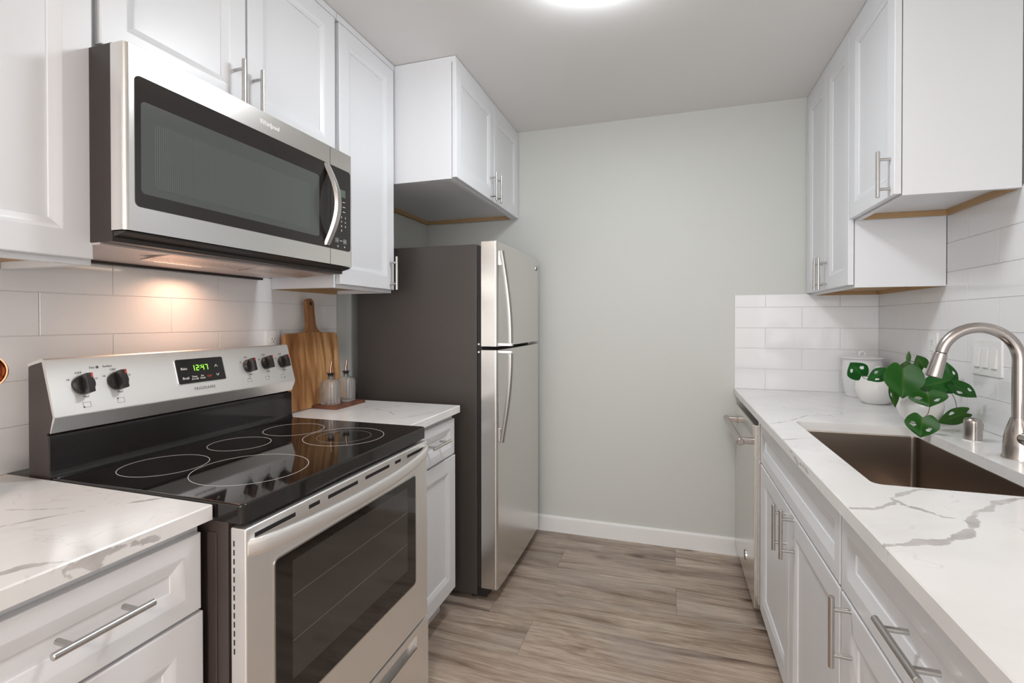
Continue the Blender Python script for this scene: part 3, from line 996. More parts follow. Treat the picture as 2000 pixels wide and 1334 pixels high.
# ------------------------------------------------------------------ refrigerator
t = thing('refrigerator', 'top-freezer refrigerator with stainless doors and dark brown side', 'refrigerator', (-1.15, 2.45, 0))
FY0, FY1 = 2.086, 2.815
bm = newbm(); box(bm, -1.475, -.840, FY0, FY1, .025, 1.633, .004)
obj('body', bm, 'fridge_side', t, label='dark brown textured side and top')
bm = newbm(); box(bm, -.841, -.818, FY0 + .010, FY1 - .010, .06, 1.625)
obj('door_gasket', bm, 'gasket', t)
bm = newbm(); box(bm, -.86, -.800, FY0 + .02, FY1 - .02, .012, .056)
obj('kick_grille', bm, 'black', t)
def fridge_door(name, z0, z1):
    bm = newbm()
    x0, x1 = -.818, -.740
    pts = []
    r = .013
    prof = [(x0, FY0)]
    for k in range(7):
        a = math.radians(-90 + 90 * k / 6)
        prof.append((x1 - r + r * math.cos(a), FY0 + r + r * math.sin(a)))
    # very slightly crowned front
    for k in range(1, 8):
        q = k / 8
        prof.append((x1 + .004 * math.sin(math.pi * q), FY0 + r + (FY1 - FY0 - 2 * r) * q))
    for k in range(7):
        a = math.radians(0 + 90 * k / 6)
        prof.append((x1 - r + r * math.cos(a), FY1 - r + r * math.sin(a)))
    prof.append((x0, FY1))
    rings(bm, [[Vector((x, y, zz)) for x, y in prof] for zz in (z0, z1)])
    es = [e for e in bm.edges if abs(e.verts[0].co.z - e.verts[1].co.z) < 1e-6]
    bmesh.ops.bevel(bm, geom=es, offset=.0015, segments=2, profile=.5, affect='EDGES')
    return obj(name, bm, 'steel_fridge', t, angle=.5)
fz = fridge_door('freezer_door', 1.166, 1.644)
fd = fridge_door('fridge_door', .062, 1.150)
def fridge_handle(door_, zs_far, zs_near, sgn):
    """bow handle: far end = bolted to the door by a chrome block, near end = stands off at the door split"""
    bm = newbm()
    n = 22
    loops = []
    for k in range(n + 1):
        q = k / n
        zz = zs_far + (zs_near - zs_far) * q
        out = -.722 + .043 * math.sin(min(1, q * 1.05) * math.pi / 2)
        th = .016 + .003 * q
        y0, y1 = 2.108, 2.134
        b = .004
        loops.append([Vector(p) for p in ((out - th, y0, zz), (out - b, y0, zz), (out, y0 + b, zz), (out, y1 - b, zz), (out - b, y1, zz), (out - th, y1, zz))])
    rings(bm, loops)
    h = obj('handle', bm, 'fridge_handle', door_, angle=.8)
    bm = newbm()
    za, zb = zs_near, zs_near + sgn * .014
    box(bm, -.742, -.680, 2.108, 2.134, min(za, zb), max(za, zb), .002)
    obj('standoff', bm, 'chrome', h)
    bm = newbm()
    za, zb = zs_far, zs_far + (-sgn) * -.068 if False else zs_far + (.066 if zs_near > zs_far else -.066)
    box(bm, -.745, -.728, 2.109, 2.133, min(za, zb), max(za, zb), .002)
    obj('end_block', bm, 'chrome', h)
fridge_handle(fz, 1.602, 1.182, -1)
fridge_handle(fd, .727, 1.134, 1)
bm = newbm()
FF = FL(-.7395, 2.760, 1.586)
disc(bm, FF, 0, 0, .016, 0, .003); bd = obj('badge', bm, 'chrome', fz, label='small round chrome maker badge')
bm = newbm(); disc(bm, FF, 0, 0, .0125, .003, .0034); obj('badge_face', bm, 'black', bd)
bm = newbm(); box(bm, -.87, -.78, FY1 - .07, FY1 - .01, 1.634, 1.656, .004); obj('hinge_cover', bm, 'black', t)
for zz in (1.140, 1.176):
    bm = newbm(); cyl(bm, (-.832, FY0 + .004, zz), (-.832, FY0 + .0105, zz), .0045, seg=10); obj('plug', bm, 'plastic', t, label='small white plug')
bm = newbm(); box(bm, -.85, -.79, FY1 - .05, FY1 - .005, 1.1515, 1.1645); obj('middle_hinge', bm, 'pull', t)
for (xx, yy) in ((-.87, FY0 + .05), (-.87, FY1 - .05), (-1.43, FY0 + .05), (-1.43, FY1 - .05)):
    bm = newbm(); cyl(bm, (xx, yy, 0), (xx, yy, .03), .018, seg=14); obj('levelling_foot', bm, 'black', t)

# ------------------------------------------------------------------ range
t = thing('kitchen_range', 'freestanding electric range with black glass cooktop and stainless oven door', 'stove', (-1.13, 1.14, 0))
RY0, RY1 = .757, 1.523
bm = newbm(); box(bm, -1.452, -.842, RY0 + .003, RY1 - .003, .03, .880, .002)
for (xx, yy) in ((-.87, RY0 + .05), (-.87, RY1 - .05), (-1.40, RY0 + .05), (-1.40, RY1 - .05)): cyl(bm, (xx, yy, 0), (xx, yy, .035), .016, seg=12)
body = obj('body', bm, 'brown_side', t, label='dark brown enamel side panels')
bm = newbm(); fbox(bm, Frame((-.90, RY0 + .0035, .1), (1, 0, 0), (0, 0, 1), (0, -1, 0)), .004, .030, 0, .755, -.001, .003, .003)
obj('side_rib', bm, 'brown_side', body)
# cooktop
bm = newbm()
b = bmesh.new(); bmesh.ops.create_cube(b, size=1)
for v in b.verts:
    v.co = Vector((-1.375 + (v.co.x + .5) * .572, RY0 + (v.co.y + .5) * (RY1 - RY0), .879 + (v.co.z + .5) * .0385))
bmesh.ops.bevel(b, geom=[e for e in b.edges if abs(e.verts[0].co.z - e.verts[1].co.z) > .01], offset=.012, segments=4, profile=.5, affect='EDGES')
bmesh.ops.bevel(b, geom=[e for e in b.edges if e.verts[0].co.z > .91 and e.verts[1].co.z > .91], offset=.005, segments=3, profile=.5, affect='EDGES')
merge(bm, b)
ck = obj('cooktop', bm, 'black_glass', t, label='black ceramic glass cooktop')
FT = Frame((0, 0, .9175), (1, 0, 0), (0, 1, 0), (0, 0, 1))
for (cx, cy, r, dim) in ((-1.216, .912, .0965, 0), (-.985, .957, .1310, 0), (-1.217, 1.141, .0835, 0), (-1.203, 1.347, .0945, 0), (-.980, 1.314, .1215, 0), (-.980, 1.314, .082, 1)):
    bm = newbm(); annulus(bm, FT, cx, cy, r - .0007, r + .0007, 0, .00025, 96)
    obj('burner_ring', bm, 'ring_dim' if dim else 'ring', ck, label='printed burner outline')
# backguard
bm = newbm()
for y in (): pass
side = [(-1.4515, .880), (-1.374, .880), (-1.374, 1.010), (-1.3885, 1.016), (-1.3770, 1.0210), (-1.3630, 1.058), (-1.4010, 1.186), (-1.4515, 1.172)]
rings(bm, [[Vector((x, y, zz)) for x, zz in side] for y in (RY0 + .002, RY1 - .002)])
bgd = obj('backguard', bm, 'brown_side', t, angle=.2, label='dark brown backguard housing')
bm = newbm()
b = [(-1.3755, .9172), (-1.3660, .9172), (-1.3690, .924), (-1.3715, .935), (-1.3725, 1.008), (-1.3755, 1.0135), (-1.3800, 1.0135)]
rings(bm, [[Vector((x, y, zz)) for x, zz in b] for y in (RY0, RY1)])
obj('backguard_glass', bm, 'black_gloss', bgd, angle=.5)
# stainless control panel: sloped face + lower return + rounded top
pp = [(-1.4515, 1.1735), (-1.4515, 1.1800), (-1.4040, 1.1930), (-1.3975, 1.1932), (-1.3930, 1.1905), (-1.3910, 1.1865), (-1.3555, 1.0590), (-1.3553, 1.0560), (-1.3560, 1.0535), (-1.3705, 1.0195), (-1.3730, 1.0195), (-1.3620, 1.0575), (-1.4000, 1.186)]
bm = newbm()
rings(bm, [[Vector((x, y, zz)) for x, zz in pp] for y in (RY0, RY1)])
cpn = obj('control_panel', bm, 'steel_range', bgd, angle=.5, label='stainless control panel')
top, bot = Vector((-1.3910, 0, 1.1865)), Vector((-1.3555, 0, 1.0590))
Vd = (top - bot).normalized(); Nd = Vector((Vd.z, 0, -Vd.x))
FP = Frame(bot, (0, 1, 0), Vd, Nd)                      # u = Y, v = distance up the slope
def pv(zz): return (zz - bot.z) / Vd.z
# knobs
def knob(y, zz, r):
    bm = newbm(); c = (y, pv(zz))
    def C(rr, n): return [FP(c[0] + rr * math.cos(2 * math.pi * k / 36), c[1] + rr * math.sin(2 * math.pi * k / 36), n) for k in range(36)]
    rings(bm, [C(r * 1.0, .0005), C(r * 1.0, .006), C(r * .93, .010), C(r * .88, .012)])
    k_ = obj('knob', bm, 'black', cpn)
    bm = newbm()
    Fk = FP.at(c[0], c[1])
    fbox(bm, Fk, -r * .32, r * .32, -r * 1.02, r * 1.02, .010, .030, .0025)
    gp = obj('grip', bm, 'black', k_)
    bm = newbm(); fbox(bm, Fk, r * .08, r * .26, r * .50, r * 1.00, .0295, .0306)
    obj('pointer_mark', bm, 'red_print', k_, label='red pointer mark')
    bm = newbm(); annulus(bm, FP, c[0], c[1], r * 1.04, r * 1.10, 0, .0004, 40)
    obj('dial_ring', bm, 'pull', k_)
for y, zz, r in ((.8268, 1.1255, .0235), (.9058, 1.1265, .0235), (1.326, 1.1285, .0215), (1.404, 1.1320, .0215), (1.4809, 1.1300, .0215)):
    knob(y, zz, r)
# printing on the panel
bm = newbm()
text_into(bm, 'FRIGIDAIRE', .0125, FP, 1.1485, pv(1.0775), space=1.15)
obj('brand_lettering', bm, 'grey_print', cpn)
for i, (y, zz) in enumerate(((.8268, 1.1255), (.9058, 1.1265), (1.326, 1.1285), (1.404, 1.1320), (1.4809, 1.1300))):
    bm = newbm()
    text_into(bm, 'OFF', .0085, FP, y - .006, pv(zz) + .030)
    obj('dial_lettering', bm, 'grey_print', cpn); bm = newbm()
    text_into(bm, 'HI', .0065, FP, y - .030, pv(zz) + .015)
    obj('dial_lettering', bm, 'grey_print', cpn); bm = newbm()
    text_into(bm, 'LO', .0065, FP, y + .030, pv(zz) + .012)
    obj('dial_lettering', bm, 'grey_print', cpn); bm = newbm()
    text_into(bm, 'Med', .0075, FP, y + .001, pv(zz) - .030)
    obj('dial_lettering', bm, 'grey_print', cpn)
bm = newbm()
text_into(bm, 'Hot', .0075, FP, .852, pv(1.1648)); text_into(bm, 'Surface', .0075, FP, .888, pv(1.1655))
disc(bm, FP, .8645, pv(1.1650), .0035, 0, .0004, 12)
obj('hot_surface_lettering', bm, 'grey_print', cpn)
for (y, zz, du, dv) in ((.8268, 1.0770, -1, -1), (.9050, 1.0765, -1, 1), (1.318, 1.0810, 0, 1), (1.3955, 1.0800, 1, 1), (1.4690, 1.0790, 1, -1)):
    bm = newbm(); v_ = pv(zz); a, h = .0085, .0065
    for (u0, u1, v0, v1) in ((-a, a, -h, -h + .0007), (-a, a, h - .0007, h), (-a, -a + .0007, -h, h), (a - .0007, a, -h, h)):
        fbox(bm, FP, y + u0, y + u1, v_ + v0, v_ + v1, 0, .0003)
    disc(bm, FP, y + du * a * .8, v_ + dv * h * .8, .0022, 0, .0004, 12)
    obj('burner_symbol', bm, 'grey_print', cpn)
# display
bm = newbm(); plate(bm, FP, 1.0655, 1.2295, pv(1.0940) , pv(1.1672), 0, .0022, .006)
bz = obj('display_bezel', bm, 'chrome', cpn)
bm = newbm(); plate(bm, FP, 1.0675, 1.2265, pv(1.0955), pv(1.1665), .0005, .0032, .005)
ds = obj('display', bm, 'black_gloss', cpn, label='black glass display with green clock')
FDp = FP.at(0, 0, .0032)
bm = newbm()
SEG = {'0': 'abcdef', '1': 'bc', '2': 'abged', '4': 'fgbc', '7': 'abc'}
def digit(ch, u, v, w=.0082, h=.0165, th=.0016):
    S = {'a': (0, w, h - th, h), 'g': (0, w, h / 2 - th / 2, h / 2 + th / 2), 'd': (0, w, 0, th), 'f': (0, th, h / 2, h), 'b': (w - th, w, h / 2, h), 'e': (0, th, 0, h / 2), 'c': (w - th, w, 0, h / 2)}
    for s_ in SEG[ch]:
        a, b_, c_, d_ = S[s_]
        fbox(bm, FDp, u + a, u + b_, v + c_, v + d_, 0, .0004)
v_ = pv(1.1310)
for ch, u in (('1', 1.1160), ('2', 1.1300), ('4', 1.1475), ('7', 1.1610)): digit(ch, u, v_)
for q in (.0055, .0125): fbox(bm, FDp, 1.1423, 1.1440, v_ + q, v_ + q + .0019, 0, .0004)
obj('clock_digits', bm, 'digit', ds, label='glowing green 12:47')
bm = newbm()
text_into(bm, 'Bake', .0105, FDp, 1.0900, pv(1.1385)); text_into(bm, 'Broil', .0105, FDp, 1.0905, pv(1.1105))
text_into(bm, 'Timer', .0075, FDp, 1.1195, pv(1.1135)); text_into(bm, 'On-Off', .0075, FDp, 1.1195, pv(1.1065))
text_into(bm, 'Set', .0075, FDp, 1.1450, pv(1.1140)); text_into(bm, 'Clock', .0075, FDp, 1.1450, pv(1.1070))
for s_, zz in ((1, 1.1400), (-1, 1.1125)):
    for q in (-1, 1):
        c0 = Vector((1.1985, pv(zz) + s_ * .0035, .0002)); c1 = Vector((1.1985 + q * .005, pv(zz) - s_ * .0035, .0002))
        tube(bm, [FDp(*c0), FDp(*c1)], .0007, 6)
obj('button_lettering', bm, 'white_print', ds)
bm = newbm(); text_into(bm, 'OFF', .0095, FDp, 1.1690, pv(1.1100)); obj('off_lettering', bm, 'red_print', ds)
# oven door
XO = -.795
OY0, OY1 = RY0 + .001, RY1 - .004
bm = newbm()
F = FL(XO, OY0, .272)
fbox(bm, F, 0, OY1 - OY0, 0, .598, -.040, 0, .004, 3)
od = obj('oven_door', bm, 'steel_range', t, label='stainless oven door')
bm = newbm(); FS = Frame((-.835, OY0, .272), (1, 0, 0), (0, 0, 1), (0, -1, 0))
for k in range(13): fbox(bm, FS, .0085, .0115, .572 - .018 * k - .011, .572 - .018 * k, -.001, .0004)
obj('side_vents', bm, 'dark', od, label='column of dark vent slots on the door edge')
for (a, b_) in ((.022, .135), (.178, .215), (.245, .365), (.400, .520), (.552, .585), (.625, .738)):
    bm = newbm(); fbox(bm, F, a, b_, .574, .583, -.001, .0004, 0)
    obj('vent_slot', bm, 'dark', od, label='dark vent slot above the handle')
bm = newbm(); plate(bm, F, .0745, .6745, .150, .5030, 0, .0012, .010)
wn = obj('oven_window', bm, 'oven_glass', od, label='dark glass oven window')
bm = newbm(); plate(bm, F, .1240, .6240, .215, .4800, .0010, .0014, .004, 4, .0002)
obj('inner_window', bm, 'oven_inner', wn)
for vv in (.300, .400):
    bm = newbm(); fbox(bm, F, .126, .622, vv, vv + .0010, .0014, .00155)
    obj('rack_line', bm, 'ring_dim', wn, label='oven rack line seen through the glass')
bm = newbm()
fr = .0035
P = lambda ins, n: [F(.0745 + ins + x, .150 + ins + y, n) for x, y in rrect(.600 - 2 * ins, .353 - 2 * ins, .010 - ins, 5)]
lp = [P(-fr, 0), P(-fr, .0016), P(0, .0016), P(0, 0)]
rings(bm, lp, False, False)
obj('window_trim', bm, 'pull', wn)
bm = newbm()
loops = []
n = 40
for k in range(n + 1):
    q = k / n
    y = RY0 + .006 + (RY1 - RY0 - .016) * q
    s_ = math.sin(math.pi * q)
    bow = .060 * (s_ ** .6) if s_ > 1e-6 else 0; hz = .829 + .014 * q
    xo = XO - .006 + bow
    ring_ = []
    for j in range(16):
        a = 2 * math.pi * j / 16
        cx, sz = math.cos(a), math.sin(a)
        ring_.append(Vector((xo + .0085 * (abs(cx) ** .8) * (1 if cx > 0 else -1), y, hz + .0175 * (abs(sz) ** .8) * (1 if sz > 0 else -1))))
    loops.append(ring_)
rings(bm, loops)
obj('handle', bm, 'steel_range', od)
# storage drawer
bm = newbm()
F2 = FL(XO + .002, OY0, .030)
W2, H2 = OY1 - OY0, .236
a0, a1, b0, b1 = .075, W2 - .078, .172, .214
for (u0, u1, v0, v1) in ((0, W2, 0, b0), (0, W2, b1, H2), (0, a0, b0, b1), (a1, W2, b0, b1)):
    fbox(bm, F2, u0, u1, v0, v1, -.040, 0)
bmesh.ops.remove_doubles(bm, verts=list(bm.verts), dist=1e-5)
sd = obj('storage_drawer', bm, 'steel_range', t, label='stainless storage drawer below the oven')
bm = newbm(); fbox(bm, F2, a0, a1, b0, b1, -.040, -.016); fbox(bm, F2, a0, a1, b0, b0 + .004, -.016, -.001)
obj('handle_recess', bm, 'pull', sd)

# ------------------------------------------------------------------ microwave
MX, MY0, MY1, MZ0, MZ1 = -1.090, .735, 1.512, 1.475, 1.871
t = thing('microwave', 'stainless over-the-range microwave with dark window and bowed handle', 'microwave', (-1.3, 1.12, 1.45))
bm = newbm(); box(bm, XL + .012, -1.131, MY0 + .002, MY1 - .002, 1.452, MZ1 + .004, .002)
mb = obj('body', bm, 'mw_side', t, label='dark brown case')
bm = newbm()
F = FL(MX, MY0, MZ0)
YS = 1.391 - MY0
def mw_front(u0, u1, rl, rr):
    b = newbm()
    prof = []
    R0 = .010
    d = -.041
    prof.append((u0, d))
    if rl:
        for k in range(6):
            a = math.radians(180 - 90 * k / 5); prof.append((u0 + R0 + R0 * math.cos(a), -R0 + R0 * math.sin(a)))
    else: prof.append((u0, 0))
    if rr:
        for k in range(6):
            a = math.radians(90 - 90 * k / 5); prof.append((u1 - R0 + R0 * math.cos(a), -R0 + R0 * math.sin(a)))
    else: prof.append((u1, 0))
    prof.append((u1, d))
    rings(b, [[F(u, v, n) for u, n in prof] for v in (0, MZ1 - MZ0)])
    return b
md = obj('door', mw_front(0, YS - .001, True, False), 'steel', t, angle=.5, label='stainless door')
mp_ = obj('control_panel', mw_front(YS + .001, MY1 - MY0, False, True), 'steel', t, angle=.5, label='stainless control side')
g0, g1, h0, h1 = .021, .764, .053, .335
bm = newbm()
P = rrect(g1 - g0, h1 - h0, .012, 6)
def gl(lo, hi):
    b = newbm()
    w = [(min(max(x + g0, lo), hi), y + h0) for x, y in P]
    # drop duplicates produced by the clamp
    out = []
    for p in w:
        if not out or (abs(p[0] - out[-1][0]) + abs(p[1] - out[-1][1])) > 1e-6: out.append(p)
    if abs(out[0][0] - out[-1][0]) + abs(out[0][1] - out[-1][1]) < 1e-6: out.pop()
    # keep hull corners at the cut
    rings(b, [[F(u, v, -.001) for u, v in out], [F(u, v, .0012) for u, v in out]])
    return b
mg = obj('window_glass', gl(0, YS - .001), 'mw_glass', md, label='black glass front')
pg = obj('key_panel', gl(YS + .001, 9), 'mw_glass', mp_, label='black glass key panel')
bm = newbm(); plate(bm, F, .033, .600, .083, .283, .0012, .0016, .010, 6, .0002)
iw = obj('window_frame', bm, 'mw_inner', mg)
def screen_mat():
    m = pmat('microwave_screen', (.055, .062, .060), .16)
    nt, N, L, p = nodes_of(m)
    tc = N.new('ShaderNodeTexCoord'); wv = N.new('ShaderNodeTexWave'); wv.bands_direction = 'Y'
    wv.inputs['Scale'].default_value = 65
    L.new(tc.outputs['Object'], wv.inputs['Vector'])
    r = N.new('ShaderNodeValToRGB'); r.color_ramp.elements[0].color = (.070, .080, .077, 1); r.color_ramp.elements[1].color = (.115, .128, .122, 1)
    L.new(wv.outputs['Fac'], r.inputs[0]); L.new(r.outputs[0], p.inputs['Base Color'])
    return m
bm = newbm(); plate(bm, F, .062, .556, .100, .243, .0016, .0019, .008, 6, .0002)
obj('window_screen', bm, screen_mat(), iw, label='dark perforated viewing screen')
# handle
bm = newbm()
loops = []
n = 30
for k in range(n + 1):
    q = k / n
    v = .060 + q * .272
    s_ = math.sin(math.pi * q)
    out = .006 + .046 * s_
    th = .011
    u = .626
    loops.append([F(u, v, max(out - th, .0012)), F(u + .004, v, out - .001), F(u + .008, v, out), F(u + .020, v, out), F(u + .024, v, out - .002), F(u + .024, v, max(out - th, .0012))])
rings(bm, loops)
obj('handle', bm, 'pull', md, angle=.7)
# key markings
bm = newbm(); fbox(bm, F, .695, .735, .238, .264, .0012, .0016); obj('display', bm, 'lcd', pg, label='small grey-green display')
bm = newbm()
FMk = F.at(0, 0, .0012)
for i, row in enumerate((('Cook', 'Defrost'), ('Popcorn', 'Melt'), ('Reheat', 'Soften'))):
    for j in range(2): fbox(bm, FMk, .690 + .030 * j, .704 + .030 * j, .2212 - .017 * i, .2230 - .017 * i, 0, .0003)
for i in range(4):
    for j in range(3):
        ch = ('1', '2', '3', '4', '5', '6', '7', '8', '9', '', '0', '')[i * 3 + j]
        if ch: text_into(bm, ch, .0095, FMk, .692 + .0215 * j, .168 - .0155 * i)
for j, s_ in enumerate(('Cancel', '0', 'Start')): pass
for (u, v) in ((.689, .085), (.732, .085)):
    for (a, b_, c_, d_) in ((-.007, .007, .006, .0068), (-.007, .007, -.0068, -.006), (-.007, -.0062, -.0068, .0068), (.0062, .007, -.0068, .0068)):
        fbox(bm, FMk, u + a, u + b_, v + c_, v + d_, 0, .0003)
    fbox(bm, FMk, u - .004, u + .004, v - .001, v + .001, 0, .0003)
fbox(bm, FMk, .704, .718, .0845, .0860, 0, .0003)
annulus(bm, FMk, .694, .065, .0026, .0034, 0, .0003, 16); disc(bm, FMk, .730, .066, .0025, 0, .0003, 10)
obj('key_lettering', bm, 'white_print', pg)
bm = newbm(); text_into(bm, 'Whirlpool', .0185, F, .394, .3660, ext=.0006, shear=.12, sx=.92)
obj('brand_lettering', bm, 'silver', md, label='raised chrome maker lettering')
# underside
bm = newbm()
loops = []
for y in (MY0 + .004, MY1 - .004):
    loops.append([Vector(p) for p in ((-1.094, y, 1.4735), (-1.172, y, 1.4735), (-1.176, y, 1.4545), (-1.164, y, 1.4535), (-1.105, y, 1.4680))])
rings(bm, loops)
obj('vent_lip', bm, 'black', mb, angle=.3, label='black sloping lip under the door')
bm = newbm(); box(bm, XL + .012, -1.172, MY0 + .004, MY1 - .004, 1.4475, 1.4525)
us = obj('underside', bm, 'hood_under', mb)
bm = newbm(); box(bm, XL + .012, XL + .034, MY0 + .004, MY1 - .004, 1.4400, 1.4475)
obj('rear_edge', bm, 'black', us)
for (y0, y1) in ((.905, 1.185), (1.195, 1.470)):
    bm = newbm(); box(bm, -1.290, -1.180, y0, y1, 1.4430, 1.4470, .001)
    for v in bm.verts: v.co.z -= .009 * (-1.180 - v.co.x) / .11 - .004
    obj('grease_filter', bm, 'filter', us, label='metal mesh grease filter')
bm = newbm(); box(bm, -1.352, -1.318, .985, 1.130, 1.4455, 1.4480, .001)
obj('hood_light', bm, 'hood_lamp', us, label='glowing warm hood light')
hl = area_light('hood_lamp_light', (-1.43, 1.165, 1.443), (0, 0, 0), .06, .12, .50, (1.0, .56, .36))
hl.data.spread = math.radians(145)
hl.parent = t; hl.location = Vector((-1.43, 1.165, 1.443)) - t.location

# ------------------------------------------------------------------ ceiling lamp
LX, LY = -.2257, 1.585
t = thing('ceiling_lamp', 'round flush white ceiling lamp glowing over the aisle', 'lamp', (LX, LY, ZC - .055))
bm = newbm(); lathe(bm, (LX, LY, 0), [(.160, ZC - .001), (.168, ZC - .002), (.168, ZC - .012), (.163, ZC - .013)], 56)
obj('lamp_rim', bm, 'trim', t)
bm = newbm(); lathe(bm, (LX, LY, 0), [(.160, ZC - .012), (.1655, ZC - .015), (.1665, ZC - .032), (.160, ZC - .040), (.004, ZC - .044)], 56)
obj('diffuser', bm, 'lamp', t, label='glowing white diffuser')

# ------------------------------------------------------------------ wall plates
def gang_plate(name, label, F, w, h, kinds):
    t = thing(name, label, 'switch' if 'switch' in name else 'outlet', F(0, 0, 0))
    bm = newbm(); plate(bm, F, -w / 2, w / 2, -h / 2, h / 2, 0, .006, .004, 4, .002); pl = obj('cover_plate', bm, 'plastic', t)
    n = len(kinds)
    for i, k in enumerate(kinds):
        u = (i - (n - 1) / 2) * .046
        if k == 'rocker':
            bm = newbm(); fbox(bm, F, u - .0165, u + .0165, -.0335, .0335, .0055, .0072, .0008)
            r = obj('rocker_frame', bm, 'plastic', t)
            bm = newbm()
            lp = [[F(u + s * .0145, v, n_) for s, v, n_ in ((-1, -.031, .0065), (1, -.031, .0065), (1, .031, .0065), (-1, .031, .0065))],
                  [F(u + s * .0145, v, n_) for s, v, n_ in ((-1, -.031, .0125), (1, -.031, .0125), (1, .031, .0078), (-1, .031, .0078))]]
            rings(bm, lp); obj('rocker', bm, 'plastic', r)
        else:
            for dv in (.0195, -.0195):
                bm = newbm(); plate(bm, F, u - .017, u + .017, dv - .0140, dv + .0140, .0055, .0074, .008, 5, .0006)
                r = obj('receptacle', bm, 'plastic', t)
                bm = newbm()
                for du in (-.0065, .0065): fbox(bm, F, u + du - .0011, u + du + .0011, dv + .000, dv + .008, .0072, .0076)
                disc(bm, F, u, dv - .0065, .0024, .0072, .0076, 12)
                obj('slots', bm, 'slot', r)
    for i in range(n):
        u = (i - (n - 1) / 2) * .046
        for dv in ((.0485, -.0485) if kinds[0] == 'rocker' else (0,)):
            bm = newbm(); disc(bm, F, u, dv, .0030, .0058, .0070, 12); obj('screw', bm, 'plastic', t)
    return t
gang_plate('switch_plate', 'white three-gang rocker switch plate on tile behind the faucet', FR(XR - .0066, 2.029, 1.158), .163, .117, ['rocker'] * 3)
gang_plate('outlet_plate', 'white outlet plate on right wall tile behind the potted plant', FR(XR - .0066, 2.378, 1.176), .072, .116, ['outlet'])
gang_plate('outlet_plate', 'white outlet peeking over the range beside the cutting board', FL(XL + .0066, 1.580, 1.187), .072, .116, ['outlet'])

# ------------------------------------------------------------------ cutting board
t = thing('cutting_board', 'wooden paddle cutting board leaning on the left wall tiles', 'cutting board', (-1.452, 1.79, CT))
bt = Vector((-1.452, 0, CT + .001)); tp = Vector((-1.497, 0, 1.372))
Vb = (tp - bt).normalized(); Nb = Vector((Vb.z, 0, -Vb.x))
FB = Frame(Vector((-1.452, 1.752, CT + .001)), (0, 1, 0), Vb, Nb)
HB, HWB = .318, .163          # body height, half width
out = []
def arc(cx, cy, r, a0, a1, k=6):
    for i in range(k + 1):
        a = math.radians(a0 + (a1 - a0) * i / k); out.append((cx + r * math.cos(a), cy + r * math.sin(a)))
# slightly irregular live-edge sides
out.append((-HWB + .010, 0)); out.append((HWB - .012, 0)); arc(HWB - .008, .012, .010, -60, 0, 3)
for k in range(1, 8): out.append((HWB + .002 * math.sin(k * 1.9), .02 + (HB - .05) * k / 8))
arc(HWB - .020, HB - .022, .020, 0, 90)
nr = .040
arc(.024 + nr, HB + nr, nr, 270, 182, 8)
out.append((.0215, HB + .085))
arc(0, HB + .125, .0225, 0, 180, 10)
out.append((-.0215, HB + .085))
arc(-.024 - nr, HB + nr, nr, -2, -90, 8)
arc(-HWB + .020, HB - .022, .020, 90, 180)
for k in range(7, 0, -1): out.append((-HWB + .002 * math.sin(k * 2.3), .02 + (HB - .05) * k / 8))
arc(-HWB + .010, .010, .010, 180, 250, 3)
ctr = (0, HB * .5)
def ins(p, d):
    x, y = p
    l = math.hypot(x - ctr[0], y - ctr[1]) or 1
    return (x - (x - ctr[0]) / l * d, y - (y - ctr[1]) / l * d)
bm = newbm()
loops = [[FB(*ins(p, .002), 0) for p in out], [FB(*p, .002) for p in out], [FB(*p, .016) for p in out], [FB(*ins(p, .002), .018) for p in out]]
rings(bm, loops)
bd = obj('board', bm, 'board', t)
# handle is darker wood toward the top
bm = newbm()
hp = [(x, y) for x, y in out if y > HB + .0 and abs(x) < .058]
hl_ = [[FB(x, y, .0181) for x, y in hp], [FB(x, y, .0187) for x, y in hp]]
rings(bm, hl_); obj('handle', bm, 'board_dark', bd, label='darker brown handle')
bm = newbm(); disc(bm, FB, .002, HB + .125, .0062, .0180, .0192, 20, 1.35)
obj('hanging_hole', bm, 'dark', bd)
bm = newbm()
for rr in (.0075, ): annulus(bm, FB, .118, .150, rr, rr + .0008, .0180, .0184, 24)
for q in (-1, 1): annulus(bm, FB, .118 + q * .003, .150, .0015, .0021, .0180, .0184, 14)
obj('burnt_mark', bm, 'board_dark', bd)

